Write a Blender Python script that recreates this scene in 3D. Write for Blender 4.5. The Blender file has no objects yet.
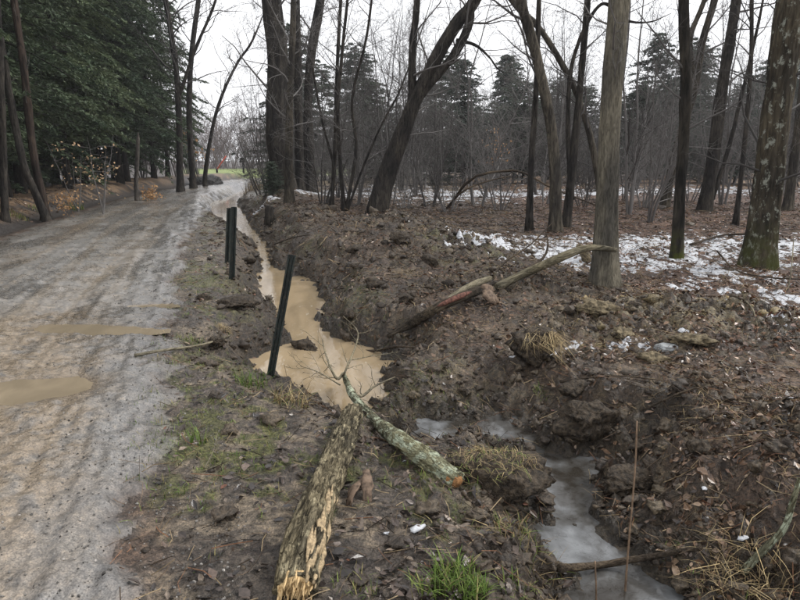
import bpy, math, random
import numpy as np
from mathutils import Vector, Matrix

SC = bpy.context.scene
COL = SC.collection
R = math.radians

# ------------------------------------------------------------------ camera
EYE = 1.6
PITCH = 12.7
FPX = 620.0                      # focal length in photo pixels (800 wide)
cam_d = bpy.data.cameras.new('camera')
cam_d.sensor_width = 36.0
cam_d.lens = 36.0 * FPX / 800.0
cam_d.clip_start = 0.05
cam_d.clip_end = 4000
cam = bpy.data.objects.new('camera', cam_d)
COL.objects.link(cam)
cam.location = (0, 0, EYE)
cam.rotation_euler = (R(90 - PITCH), 0, 0)
SC.camera = cam

# ------------------------------------------------------------------ overcast sky
SUN_EL, SUN_ROT = 46.0, 75.0
world = bpy.data.worlds.new('World')
SC.world = world
world.use_nodes = True
wn, wl_ = world.node_tree.nodes, world.node_tree.links
wn.clear()
w_out = wn.new('ShaderNodeOutputWorld')
w_bg = wn.new('ShaderNodeBackground')
w_bg.inputs['Strength'].default_value = 0.1
w_sky = wn.new('ShaderNodeTexSky')
w_sky.sky_type = 'NISHITA'
w_sky.sun_disc = False
w_sky.sun_elevation = R(SUN_EL)
w_sky.sun_rotation = R(SUN_ROT)
w_tc = wn.new('ShaderNodeTexCoord')
w_no = wn.new('ShaderNodeTexNoise')
w_no.inputs['Scale'].default_value = 1.6
w_no.inputs['Detail'].default_value = 4
w_rp = wn.new('ShaderNodeValToRGB')
w_rp.color_ramp.elements[0].position = 0.3
w_rp.color_ramp.elements[0].color = (7.2, 7.28, 7.55, 1)
w_rp.color_ramp.elements[1].position = 0.75
w_rp.color_ramp.elements[1].color = (8.2, 8.2, 8.35, 1)
w_mx = wn.new('ShaderNodeMix')
w_mx.data_type = 'RGBA'
w_mx.inputs[0].default_value = 0.97          # cloud cover
wl_.new(w_tc.outputs['Generated'], w_no.inputs['Vector'])
wl_.new(w_no.outputs['Fac'], w_rp.inputs['Fac'])
wl_.new(w_sky.outputs['Color'], w_mx.inputs[6])
wl_.new(w_rp.outputs['Color'], w_mx.inputs[7])
wl_.new(w_mx.outputs[2], w_bg.inputs['Color'])
wl_.new(w_bg.outputs['Background'], w_out.inputs['Surface'])

sun_d = bpy.data.lights.new('sun', 'SUN')
sun_d.energy = 1.5
sun_d.angle = R(18)
sun_d.color = (1.0, 0.97, 0.93)
sun = bpy.data.objects.new('sun', sun_d)
COL.objects.link(sun)
_az = R(SUN_ROT)
_dir = Vector((math.sin(_az) * math.cos(R(SUN_EL)), math.cos(_az) * math.cos(R(SUN_EL)), math.sin(R(SUN_EL))))
sun.rotation_euler = _dir.to_track_quat('Z', 'Y').to_euler()

SC.view_settings.view_transform = 'Standard'
SC.view_settings.look = 'None'
SC.view_settings.gamma = 1.0
SC.view_settings.exposure = 0.86
SC.view_settings.use_curve_mapping = False
SC.render.engine = 'CYCLES'
SC.cycles.use_denoising = True
SC.cycles.max_bounces = 6
SC.cycles.diffuse_bounces = 2
SC.cycles.glossy_bounces = 2
SC.cycles.transmission_bounces = 2
SC.cycles.transparent_max_bounces = 4
SC.cycles.caustics_reflective = False
SC.cycles.caustics_refractive = False

# ------------------------------------------------------------------ maths helpers
_rs = np.random.RandomState(7)
_perm = _rs.permutation(256)
_perm = np.concatenate([_perm, _perm, _perm])
_gx = np.cos(np.arange(256) / 256 * 2 * np.pi * 7.0)
_gy = np.sin(np.arange(256) / 256 * 2 * np.pi * 7.0)


def perlin(x, y, seed=0):
    x = np.asarray(x, float) + seed * 17.31
    y = np.asarray(y, float) - seed * 9.77
    xi = np.floor(x).astype(np.int64)
    yi = np.floor(y).astype(np.int64)
    xf, yf = x - xi, y - yi
    xi &= 255
    yi &= 255
    u = xf * xf * xf * (xf * (xf * 6 - 15) + 10)
    v = yf * yf * yf * (yf * (yf * 6 - 15) + 10)

    def g(ix, iy, dx, dy):
        h = _perm[_perm[ix & 255] + (iy & 255)]
        return _gx[h] * dx + _gy[h] * dy
    a = g(xi, yi, xf, yf)
    b = g(xi + 1, yi, xf - 1, yf)
    c = g(xi, yi + 1, xf, yf - 1)
    d = g(xi + 1, yi + 1, xf - 1, yf - 1)
    return 1.4 * ((a + u * (b - a)) + v * ((c + u * (d - c)) - (a + u * (b - a))))


def sst(a, b, x):
    t = np.clip((x - a) / (b - a), 0, 1)
    return t * t * (3 - 2 * t)


def ray(px, py):
    dx, dz = (px - 400) / FPX, (300 - py) / FPX
    c, s = math.cos(R(PITCH)), math.sin(R(PITCH))
    return np.array([dx, c + dz * s, -s + dz * c])


def at(px, py, z=0.0):
    d = ray(px, py)
    t = (z - EYE) / d[2]
    return d[0] * t, d[1] * t


def W(px, py, Y):
    d = ray(px, py)
    t = Y / d[1]
    return np.array([d[0] * t, Y, EYE + d[2] * t])


def polydist(x, y, P, ws=None):
    """distance to a polyline, side sign (+ right of travel), interpolated width"""
    best = np.full(x.shape, 1e9)
    sgn = np.ones(x.shape)
    wid = np.zeros(x.shape)
    for i in range(len(P) - 1):
        ax, ay = P[i]
        bx, by = P[i + 1]
        ex, ey = bx - ax, by - ay
        t = np.clip(((x - ax) * ex + (y - ay) * ey) / (ex * ex + ey * ey), 0, 1)
        qx, qy = x - ax - t * ex, y - ay - t * ey
        d = np.hypot(qx, qy)
        m = d < best
        best = np.where(m, d, best)
        sgn = np.where(m, np.where(qx * ey - qy * ex > 0, 1.0, -1.0), sgn)
        if ws is not None:
            wid = np.where(m, ws[i] + t * (ws[i + 1] - ws[i]), wid)
    return best, sgn, wid


# ------------------------------------------------------------------ the lie of the land
ROADC = [(5.0, -22), (-0.2, -6.5), (-2.95, 2.0), (-3.9, 4.6), (-5.95, 11.3), (-7.6, 17.1), (-9.75, 25.9), (-11.4, 36),
         (-12.4, 46), (-12.3, 55), (-10.9, 62), (-7.5, 68), (-2, 72), (12, 74), (70, 75)]
RW = 1.95
WL1, WL2 = -0.40, -0.43
S1PX = [(224, 203, .62), (228, 214, .6), (241, 228, .32), (262, 246, .11), (267, 266, .10), (284, 286, .46), (294, 302, .46), (302, 322, .20),
        (312, 340, .30), (320, 362, .70), (334, 381, .50), (345, 395, .28)]
BAY = [(335, 366, .30), (388, 364, .16)]
S1 = [(-11.2, 47.0), (-9.6, 37.5)] + [at(a, b, WL1) for a, b, c in S1PX]
S1W = [.35, .35] + [c for a, b, c in S1PX]
S2PX = [(425, 438, .15), (470, 426, .17), (508, 432, .16), (537, 455, .15), (556, 490, .16), (588, 540, .19), (628, 600, .24)]
S2 = [at(a, b, WL2) for a, b, c in S2PX] + [(1.3, 1.5), (1.5, -1.0), (1.0, -6.0)]
S2W = [c for a, b, c in S2PX] + [.3, .3, .3]
S3 = [at(540, 460, WL2), at(580, 466, WL2), at(608, 470, WL2)]
S3W = [.10, .13, .05]
S4 = [at(a, b, WL1) for a, b, c in BAY]
S4W = [c for a, b, c in BAY]
PUD = [(*at(92, 328, -.02), .62, .17, -0.1), (*at(30, 388, -.02), .5, .26, .3), (*at(150, 305, -.02), .26, .09, 0.0)]


def terrain(x, y, full=False):
    x = np.asarray(x, float)
    y = np.asarray(y, float)
    d, sg, _ = polydist(x, y, ROADC)
    s = d * sg
    nL = perlin(x * .45, y * .45, 1)
    n1 = perlin(x * 1.15, y * 1.15, 2)
    n2 = perlin(x * 3.1, y * 3.1, 3)
    n3 = perlin(x * 7.3, y * 7.3, 4)
    n4 = perlin(x * 16.5, y * 16.5, 5)
    n5 = perlin(x * 37.0, y * 37.0, 6)
    far = sst(30, 60, y)
    edge = RW - .05 + .22 * n1 + .17 * n2 + .08 * n3
    wroad = 1 - sst(edge - .22, edge + .12, np.abs(s))
    # right side : shoulder then forest floor rising slowly
    right = sst(RW - .2, RW + .7, s)
    floor = -0.02 + 0.17 * sst(4, 14, y) + .10 * sst(12, 24, y) + .05 * nL + .08 * sst(4, 9, x)
    zsh = -0.05 - .05 * sst(2.0, 3.2, s)
    wfloor = sst(2.9, 5.0, s)
    zr = zsh * (1 - wfloor) + floor * wfloor
    # left verge and leafy berm
    lb = sst(RW + .35, RW + 1.7, -s)
    zl = (.46 + .16 * nL) * lb * (1 - .6 * sst(4.5, 8, -s)) - .06 * sst(RW - .1, RW + .3, -s) * (1 - lb)
    zroad = -0.02 * (np.abs(s) / RW) ** 2 - .016 * np.exp(-((s - .85) / .26) ** 2) - .016 * np.exp(-((s + .75) / .28) ** 2)
    z = np.where(s > 0, zr, zl)
    z = z * (1 - wroad) + zroad * wroad
    # spoil heaps thrown out of the ditch
    def heap(cx, cy, rx, ry, a, rot=0.0):
        c, q = math.cos(rot), math.sin(rot)
        u, v = (x - cx) * c + (y - cy) * q, -(x - cx) * q + (y - cy) * c
        return a, np.exp(-((u / rx) ** 2 + (v / ry) ** 2))
    hs = [heap(-.15, 12.6, 1.3, 1.9, .36), heap(-2.2, 15.5, .8, 3.2, .22, .2), heap(.75, 10.2, 1.2, 1.5, .22), heap(1.25, 7.6, 1.3, .8, .05),
          heap(2.5, 6.2, 1.2, .8, .13), heap(3.4, 6.0, .9, .7, .10), heap(.9, 5.3, 1.1, .8, -.15), heap(1.9, 4.1, .55, .5, .04), heap(-1.6, 8.0, .28, 1.0, .10),
          heap(-2.2, 10.6, .3, 1.6, .14), heap(-3.6, 16, .5, 3, .12), heap(-4.5, 23.5, 1.0, 3, .25), heap(2.6, 3.3, .7, .6, .12),
          heap(.45, 4.4, .75, .45, -.20), heap(.9, 3.2, .45, 1.0, -.14), heap(-.45, 4.75, .6, .4, -.22), heap(-1.55, 5.7, .45, .8, -.12)]
    hm = np.zeros_like(z)
    for a, g in hs:
        z = z + a * g * (1 - wroad)
        hm = np.maximum(hm, g if a > 0 else .5 * g)
    # streams
    d1, _, w1 = polydist(x, y, S1, S1W)
    d2, _, w2 = polydist(x, y, S2, S2W)
    d3, _, w3 = polydist(x, y, S3, S3W)
    wob = .11 * n2 + .07 * n3 + .03 * n4
    wsc = np.clip(.35 + w1, 0, .8)
    d4, _, w4 = polydist(x, y, S4, S4W)
    e1 = np.minimum(d1 - w1, d4 - w4) + wob * wsc
    e2 = d2 - w2 + wob * .95
    e3 = d3 - w3 + wob * .45

    def carve(z, e, wlv, slope, dep):
        prof = np.where(e > 0, wlv + slope * e + .25 * np.maximum(e, 0) ** 2, wlv - dep * (1 - np.exp(e / .12)))
        k = .07
        h = np.clip(.5 + .5 * (prof - z) / k, 0, 1)
        return prof * (1 - h) + z * h - k * h * (1 - h)
    z = carve(z, e1, WL1, .7, .12)
    z = carve(z, e2, WL2, .45, .06)
    z = carve(z, e3, WL2, .8, .06)
    de = np.minimum(np.minimum(e1, e2), e3)
    # roughness of the ground
    disturbed = np.clip(np.maximum(hm * 1.1, np.exp(-(np.maximum(de, 0) / .55) ** 2)), 0, 1)
    am = (.28 + .9 * disturbed) * (1 - wroad) * (1 - .35 * sst(.0, .5, .9 - np.abs(s - 2.6)) * (1 - disturbed))
    am = am * np.where(de < 0, .35, 1)
    rough = .06 * n1 + .08 * n2 + .12 * (np.abs(n3) - .25) + .045 * (np.abs(n4) - .25) + .014 * n5
    z = z + am * rough
    # puddle hollows
    pm = np.zeros_like(z)
    for cx, cy, a, b, rot in PUD:
        c, q = math.cos(rot), math.sin(rot)
        u, v = (x - cx) * c + (y - cy) * q, -(x - cx) * q + (y - cy) * c
        pm = np.maximum(pm, np.exp(-((u / a) ** 2 + (v / b) ** 2) ** 1.5 * .7))
    rut = perlin(s * 4.5 + .3 * n1, y * .22, 12) + .7 * perlin(s * 12 + .3 * n1, y * .5, 13)
    tread = np.sin(y * 26 + 6 * n1 + s * 9) * sst(.1, .5, n2 + .3)
    rr = wroad * (.013 * n2 + .014 * n3 + .008 * n4 + .008 * n5 + .019 * rut + .006 * tread)
    rr = rr * (1 - np.clip(1.15 * pm, 0, .93))
    edgelump = (1 - pm) * wroad * sst(1.1, 1.9, np.abs(s)) * (.012 * n3 + .014 * np.abs(n4))
    z = z + rr + edgelump
    z = z - .05 * pm
    z = z + .9 * sst(60, 400, y) * (1 - wroad)
    if not full:
        return z
    return z, dict(s=s, wroad=wroad, n1=n1, n2=n2, n3=n3, n4=n4, n5=n5, nL=nL, e1=e1, e2=e2, de=de, dist=disturbed, hm=hm, pm=pm, edge=edge)


def hz(x, y):
    return float(terrain(np.array([x]), np.array([y]))[0])


_ts = np.concatenate([np.arange(1.5, 12, .012), np.arange(12, 90, .06)])


def G(px, py, up=0.0):
    """where the sight line of a photo pixel meets the ground"""
    d = ray(px, py)
    P = np.array([0, 0, EYE]) + _ts[:, None] * d
    zt = terrain(P[:, 0], P[:, 1])
    k = np.argmax(P[:, 2] < zt + up)
    p = P[k].copy()
    p[2] = zt[k] + up
    return p


# ------------------------------------------------------------------ mesh helpers
def raw_mesh(name, V, Q=None, T=None, smooth=True, cols=None, attrs=None):
    me = bpy.data.meshes.new(name)
    V = np.asarray(V, np.float32)
    nq = 0 if Q is None else len(Q)
    nt = 0 if T is None else len(T)
    me.vertices.add(len(V))
    me.vertices.foreach_set('co', V.ravel())
    li = []
    if nq:
        li.append(np.asarray(Q, np.int32).ravel())
    if nt:
        li.append(np.asarray(T, np.int32).ravel())
    li = np.concatenate(li)
    me.loops.add(len(li))
    me.loops.foreach_set('vertex_index', li)
    me.polygons.add(nq + nt)
    st = np.concatenate([np.arange(nq) * 4, nq * 4 + np.arange(nt) * 3]).astype(np.int32)
    me.polygons.foreach_set('loop_start', st)
    me.update(calc_edges=True)
    me.polygons.foreach_set('use_smooth', np.full(nq + nt, smooth, dtype=bool))
    if cols is not None:
        a = me.color_attributes.new('Col', 'FLOAT_COLOR', 'POINT')
        c4 = np.ones((len(V), 4), np.float32)
        c4[:, :3] = cols
        a.data.foreach_set('color', c4.ravel())
    if attrs:
        for k, v in attrs.items():
            a = me.attributes.new(k, 'FLOAT', 'POINT')
            a.data.foreach_set('value', np.asarray(v, np.float32))
    me.validate()
    me.update()
    return me


def link(name, me, mat, parent=None, loc=None):
    if mat is not None and len(me.materials) == 0:
        me.materials.append(mat)
    o = bpy.data.objects.new(name, me)
    COL.objects.link(o)
    if parent is not None:
        o.parent = parent
    if loc is not None:
        o.location = loc
    return o


def tag(o, label=None, cat=None, group=None, kind=None):
    if label:
        o['label'] = label
    if cat:
        o['category'] = cat
    if group:
        o['group'] = group
    if kind:
        o['kind'] = kind
    return o


def thing(name, label, cat, loc, group=None, rz=0.0, sc=1.0):
    o = bpy.data.objects.new(name, None)
    COL.objects.link(o)
    o.empty_display_size = .2
    o.location = loc
    o.rotation_euler = (0, 0, rz)
    o.scale = (sc, sc, sc)
    return tag(o, label, cat, group)


class Buf:
    def __init__(self):
        self.V, self.Q, self.T, self.C, self.n = [], [], [], [], 0

    def add(self, V, Q=None, T=None, col=None):
        V = np.asarray(V, float)
        if Q is not None and len(Q):
            self.Q.append(np.asarray(Q) + self.n)
        if T is not None and len(T):
            self.T.append(np.asarray(T) + self.n)
        self.V.append(V)
        c = np.ones((len(V), 3)) * (.5 if col is None else np.asarray(col))
        self.C.append(c)
        self.n += len(V)

    def mesh(self, name, origin=(0, 0, 0), smooth=True, color=False):
        V = np.concatenate(self.V) - np.asarray(origin)
        return raw_mesh(name, V, np.concatenate(self.Q) if self.Q else None, np.concatenate(self.T) if self.T else None, smooth,
                        np.concatenate(self.C) if color else None)


_ring = {}


def axis_link(name, buf, mat, parent, origin, axis, world=None):
    '''link a mesh whose local Z runs along a lying log, so that the bark grain follows it'''
    q = Vector(axis).normalized().to_track_quat('Z', 'X')
    Rm = np.array(q.to_matrix())
    V = [(v - np.asarray(origin)) @ Rm for v in buf.V]
    keep, buf.V = buf.V, V
    me = buf.mesh(name)
    buf.V = keep
    o = link(name, me, mat, parent, world)
    o.rotation_mode = 'QUATERNION'
    o.rotation_quaternion = q
    return o




def tube(buf, P, rad, sides=6, cap=True, lump=0.0, ph=0.0, col=None, ridge=0.0):
    P = np.asarray(P, float)
    n = len(P)
    rad = np.broadcast_to(np.asarray(rad, float), (n,))
    T = np.empty_like(P)
    T[1:-1] = P[2:] - P[:-2]
    T[0] = P[1] - P[0]
    T[-1] = P[-1] - P[-2]
    T /= np.linalg.norm(T, axis=1)[:, None] + 1e-9
    m = np.abs(T.mean(0))
    ref = np.zeros(3)
    ref[int(np.argmin(m))] = 1
    U = np.cross(T, ref)
    U /= np.linalg.norm(U, axis=1)[:, None] + 1e-9
    Wv = np.cross(T, U)
    a = np.arange(sides) / sides * 2 * np.pi
    rr = np.repeat(rad[:, None], sides, 1)
    if lump > 0:
        L = np.concatenate([[0], np.cumsum(np.linalg.norm(np.diff(P, axis=0), axis=1))]) / max(rad.max(), 1e-6)
        A, LL = np.meshgrid(a, L)
        q = np.sin(2 * A + LL * .35 + ph) + .8 * np.sin(3 * A - LL * .23 + 2 * ph) + .7 * np.sin(5 * A + LL * .6 + 3.1 * ph) + .5 * np.sin(LL * .9 + ph) \
            + .9 * np.sin(9 * A + 1.3 * np.sin(LL * .8 + ph)) * np.sin(LL * .5 + 1.7 * ph) + .6 * np.sin(13 * A + 2 * np.sin(LL * 1.7))
        rr = rr * (1 + lump * q * .3)
    if ridge > 0:
        ca_, sa_ = np.cos(A), np.sin(A)
        w1_ = perlin(ca_ * 4 + LL * .10, sa_ * 4 - LL * .07 + ph, 3)
        w2_ = perlin(ca_ * 9 + LL * .22 + ph, sa_ * 9 + LL * .2, 5)
        rr = rr * (1 + ridge * (np.abs(w1_) * 1.2 - .3 + .7 * (np.abs(w2_) - .25)))
    V = P[:, None, :] + rr[:, :, None] * (np.cos(a)[None, :, None] * U[:, None, :] + np.sin(a)[None, :, None] * Wv[:, None, :])
    V = V.reshape(-1, 3)
    key = (n, sides)
    if key not in _ring:
        i, j = np.meshgrid(np.arange(n - 1), np.arange(sides), indexing='ij')
        jn = (j + 1) % sides
        Q = np.stack([i * sides + j, i * sides + jn, (i + 1) * sides + jn, (i + 1) * sides + j], -1).reshape(-1, 4)
        _ring[key] = Q[:, ::-1]
    Tt = None
    if cap:
        V = np.vstack([V, P[0], P[-1]])
        j = np.arange(sides)
        jn = (j + 1) % sides
        Tt = np.vstack([np.stack([j, jn, np.full(sides, n * sides)], -1), np.stack([(n - 1) * sides + jn, (n - 1) * sides + j, np.full(sides, n * sides + 1)], -1)])
    buf.add(V, _ring[key], Tt, col)


def smooth_path(P, n):
    """Catmull-Rom through control points"""
    P = np.asarray(P, float)
    Pe = np.vstack([2 * P[0] - P[1], P, 2 * P[-1] - P[-2]])
    ts = np.linspace(0, len(P) - 1 - 1e-6, n)
    i = ts.astype(int)
    f = (ts - i)[:, None]
    a, b, c, d = Pe[i], Pe[i + 1], Pe[i + 2], Pe[i + 3]
    return .5 * (2 * b + (c - a) * f + (2 * a - 5 * b + 4 * c - d) * f ** 2 + (3 * b - a - 3 * c + d) * f ** 3)


def unit(v):
    return v / (np.linalg.norm(v) + 1e-9)


def wander(rng, p0, d0, length, n, wob, up):
    P = np.empty((n, 3))
    P[0] = p0
    d = unit(np.asarray(d0, float))
    st = length / (n - 1)
    nz = rng.normal(0, wob, (n, 3))
    for i in range(1, n):
        d = unit(d + nz[i] + np.array([0, 0, up]))
        P[i] = P[i - 1] + d * st
    return P


def sprout(buf, rng, P, rad, count, t0, t1, length, depth, ang=(35, 70), up=.06, wob=.12, ratio=.45, kids=5, sides=5, rmin=.002, lratio=.5, bias=None, nseg=6):
    n = len(P)
    for k in range(count):
        t = t0 + (t1 - t0) * (k + rng.random()) / count
        f = t * (n - 1)
        i = min(int(f), n - 2)
        p = P[i] + (P[i + 1] - P[i]) * (f - i)
        r = rad[i] + (rad[i + 1] - rad[i]) * (f - i)
        tg = unit(P[i + 1] - P[i])
        q = unit(np.cross(tg, rng.normal(0, 1, 3)))
        if bias is not None and rng.random() < .6:
            q = unit(q + bias)
        an = R(rng.uniform(*ang))
        d = tg * math.cos(an) + q * math.sin(an)
        L = length * rng.uniform(.55, 1.25) * (1 - .45 * t)
        r0 = max(min(r * ratio * rng.uniform(.6, 1.1), L * .016 + .002), rmin)
        m = nseg if depth > 0 else max(min(4, nseg), nseg - 2)
        bp = wander(rng, p, d, L, m, wob, up)
        br = np.linspace(r0, max(r0 * .25, rmin * .6), m)
        tube(buf, bp, br, sides if depth > 0 else 3, cap=False)
        if depth > 0:
            sprout(buf, rng, bp, br, kids, .2, .97, L * lratio, depth - 1, (30, 65), up, wob * 1.1, .55, max(3, kids - 1), max(3, sides - 1), rmin, lratio, None, nseg)


# ------------------------------------------------------------------ materials
class NT:
    def __init__(self, name):
        self.m = bpy.data.materials.new(name)
        self.m.use_nodes = True
        self.t = self.m.node_tree
        self.t.nodes.clear()
        self.out = self.t.nodes.new('ShaderNodeOutputMaterial')
        self.b = self.t.nodes.new('ShaderNodeBsdfPrincipled')
        self.l(self.b.outputs[0], self.out.inputs['Surface'])

    def n(self, typ, **kw):
        nd = self.t.nodes.new('ShaderNode' + typ)
        for k, v in kw.items():
            setattr(nd, k, v)
        return nd

    def l(self, a, b):
        self.t.links.new(a, b)

    def noise(self, scale, detail=4, rough=.55, vec=None, dist=0.0):
        nd = self.n('TexNoise')
        nd.inputs['Scale'].default_value = scale
        nd.inputs['Detail'].default_value = detail
        nd.inputs['Roughness'].default_value = rough
        nd.inputs['Distortion'].default_value = dist
        if vec is not None:
            self.l(vec, nd.inputs['Vector'])
        return nd

    def ramp(self, fac, stops):
        nd = self.n('ValToRGB')
        e = nd.color_ramp.elements
        while len(e) < len(stops):
            e.new(.5)
        for el, (p, c) in zip(e, stops):
            el.position = p
            el.color = (*c, 1) if len(c) == 3 else c
        self.l(fac, nd.inputs['Fac'])
        return nd

    def mix(self, fac, a, b, mode='MIX'):
        nd = self.n('Mix', data_type='RGBA', blend_type=mode)
        for s, v in ((0, fac), (6, a), (7, b)):
            if isinstance(v, (int, float)):
                nd.inputs[s].default_value = v
            elif isinstance(v, tuple):
                nd.inputs[s].default_value = (*v, 1)
            else:
                self.l(v, nd.inputs[s])
        return nd.outputs[2]

    def mapr(self, v, a, b, c, d):
        nd = self.n('MapRange')
        for i, q in enumerate((a, b, c, d)):
            nd.inputs[i + 1].default_value = q
        self.l(v, nd.inputs[0])
        return nd.outputs[0]

    def bump(self, h, strength, dist, nrm=None):
        nd = self.n('Bump')
        nd.inputs['Strength'].default_value = strength
        nd.inputs['Distance'].default_value = dist
        self.l(h, nd.inputs['Height'])
        if nrm is not None:
            self.l(nrm, nd.inputs['Normal'])
        return nd.outputs[0]

    def obj(self, sc=None):
        tc = self.n('TexCoord').outputs['Object']
        if sc is None:
            return tc
        mp = self.n('Mapping')
        mp.inputs['Scale'].default_value = sc
        self.l(tc, mp.inputs['Vector'])
        return mp.outputs[0]

    def put(self, **kw):
        for k, v in kw.items():
            s = self.b.inputs[k.replace('_', ' ')]
            if isinstance(v, (int, float)):
                s.default_value = v
            elif isinstance(v, tuple):
                s.default_value = (*v, 1) if len(v) == 3 else v
            else:
                self.l(v, s)
        return self


def ground_material(name='wet_ground', lo=.42, hi=1.9, bs=1.0, spec=.4):
    t = NT(name)
    at_ = t.n('Attribute', attribute_name='Col')
    wet = t.n('Attribute', attribute_name='wet')
    pos = t.n('NewGeometry').outputs['Position']
    f1 = t.noise(28, 6, .65, pos)
    f2 = t.noise(120, 4, .6, pos)
    v = t.n('TexVoronoi')
    v.inputs['Scale'].default_value = 55
    t.l(pos, v.inputs['Vector'])
    c = t.mix(1.0, at_.outputs['Color'], t.ramp(f1.outputs['Fac'], [(.34, (lo, lo, lo)), (.5, (1, 1, 1)), (.66, (hi, hi * .96, hi * .91))]).outputs['Color'], 'MULTIPLY')
    c = t.mix(1.0, c, t.ramp(f2.outputs['Fac'], [(.36, (.6, .6, .6)), (.64, (1.45, 1.43, 1.4))]).outputs['Color'], 'MULTIPLY')
    rg = t.mapr(wet.outputs['Fac'], 0, 1, .85, .22)
    rn = t.n('Math', operation='ADD')
    t.l(rg, rn.inputs[0])
    t.l(t.mapr(f1.outputs['Fac'], .3, .7, -.12, .14), rn.inputs[1])
    nb = t.bump(f1.outputs['Fac'], .9 * bs, .04 * bs)
    nb = t.bump(v.outputs['Distance'], .35 * bs, .010, nb)
    nb = t.bump(f2.outputs['Fac'], .5 * bs, .006, nb)
    t.put(Base_Color=c, Roughness=rn.outputs[0], Normal=nb, Specular_IOR_Level=spec)
    return t.m


def litter_material(name, rough=.45, trans=0.0):
    t = NT(name)
    at_ = t.n('Attribute', attribute_name='Col')
    f = t.noise(60, 3, .6, t.n('NewGeometry').outputs['Position'])
    c = t.mix(1.0, at_.outputs['Color'], t.ramp(f.outputs['Fac'], [(.3, (.65, .65, .65)), (.7, (1.3, 1.3, 1.3))]).outputs['Color'], 'MULTIPLY')
    t.put(Base_Color=c, Roughness=rough, Normal=t.bump(f.outputs['Fac'], .4, .004), Specular_IOR_Level=.45 if rough < .5 else .15)
    return t.m


def bark_material(name, dark, light, scale=1.0, moss=None, lichen=None, moss_h=.7, rough=.85, furrow=.5, lsc=11, lth=.56):
    t = NT(name)
    o = t.obj((9 * scale, 9 * scale, 1.6 * scale))
    f = t.noise(2.2, 6, .65, o, .6)
    o2 = t.obj((1, 1, .35))
    f2 = t.noise(3.0, 3, .55, o2)
    vv = t.n('TexVoronoi', feature='DISTANCE_TO_EDGE')
    vv.inputs['Scale'].default_value = 2.6
    wv = t.mix(.25, o, f.outputs['Color'], 'LINEAR_LIGHT')
    t.l(wv, vv.inputs['Vector'])
    c = t.ramp(f.outputs['Fac'], [(.38, dark), (.64, light)]).outputs['Color']
    c = t.mix(1.0, c, t.ramp(f2.outputs['Fac'], [(.38, (.55, .55, .57)), (.64, (1.35, 1.30, 1.2))]).outputs['Color'], 'MULTIPLY')
    if lichen:
        fl = t.noise(lsc, 5, .7, t.obj((1, 1, .7)))
        c = t.mix(t.ramp(fl.outputs['Fac'], [(lth, (0, 0, 0)), (lth + .08, (1, 1, 1))]).outputs['Color'], c, lichen)
    if moss:
        sx = t.n('SeparateXYZ')
        t.l(t.obj(), sx.inputs[0])
        hh = t.mapr(sx.outputs['Z'], 0, moss_h, 1.0, 0.0)
        mm = t.n('Math', operation='MULTIPLY')
        t.l(hh, mm.inputs[0])
        t.l(t.ramp(t.noise(5, 4, .6, t.obj()).outputs['Fac'], [(.38, (0, 0, 0)), (.55, (1, 1, 1))]).outputs['Color'], mm.inputs[1])
        c = t.mix(mm.outputs[0], c, moss)
    nb = t.bump(f.outputs['Fac'], .8, .03 * furrow)
    nb = t.bump(t.ramp(vv.outputs['Distance'], [(0, (0, 0, 0)), (.22, (1, 1, 1))]).outputs['Color'], .6 * furrow, .02, nb)
    t.put(Base_Color=c, Roughness=rough, Normal=nb, Specular_IOR_Level=.12)
    return t.m


def plain(name, col, rough=.7, var=.4, scale=14, bump=.3, metallic=0.0, dist=.006):
    t = NT(name)
    f = t.noise(scale, 4, .6, t.obj())
    lo, hi = tuple(c * (1 - var) for c in col), tuple(c * (1 + var) for c in col)
    t.put(Base_Color=t.ramp(f.outputs['Fac'], [(.38, lo), (.63, hi)]).outputs['Color'], Roughness=rough, Metallic=metallic, Normal=t.bump(f.outputs['Fac'], bump, dist), Specular_IOR_Level=.2)
    return t.m


def foliage_material(name, a, b, rough=.55):
    t = NT(name)
    oi = t.n('ObjectInfo')
    f = t.noise(1.1, 3, .6, t.obj())
    c = t.ramp(f.outputs['Fac'], [(.3, a), (.7, b)]).outputs['Color']
    c = t.mix(1.0, c, t.ramp(oi.outputs['Random'], [(0, (.75, .78, .8)), (1, (1.25, 1.2, 1.1))]).outputs['Color'], 'MULTIPLY')
    t.put(Base_Color=c, Roughness=rough, Specular_IOR_Level=.15)
    tr = t.n('BsdfTranslucent')
    t.l(c, tr.inputs['Color'])
    mx = t.n('MixShader')
    mx.inputs[0].default_value = .2
    t.l(t.b.outputs[0], mx.inputs[1])
    t.l(tr.outputs[0], mx.inputs[2])
    t.l(mx.outputs[0], t.out.inputs['Surface'])
    return t.m


def silt_water(name, base, foam, amt=.62):
    t = NT(name)
    pos = t.n('NewGeometry').outputs['Position']
    mp = t.n('Mapping')
    mp.inputs['Scale'].default_value = (1.6, .8, 1)
    mp.inputs['Rotation'].default_value = (0, 0, R(20))
    t.l(pos, mp.inputs['Vector'])
    f = t.noise(1.3, 4, .55, mp.outputs[0], .8)
    f2 = t.noise(9, 5, .65, mp.outputs[0], .5)
    c = t.mix(t.ramp(f.outputs['Fac'], [(.42, (0, 0, 0)), (.62, (1, 1, 1))]).outputs['Color'], base, tuple(min(1, x * 1.35) for x in base))
    c = t.mix(t.ramp(f2.outputs['Fac'], [(amt, (0, 0, 0)), (amt + .06, (1, 1, 1))]).outputs['Color'], c, foam)
    f3 = t.noise(14, 3, .5, mp.outputs[0], .3)
    t.put(Base_Color=c, Roughness=.03, IOR=1.33, Normal=t.bump(f3.outputs['Fac'], .10, .012), Specular_IOR_Level=.5)
    return t.m


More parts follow.
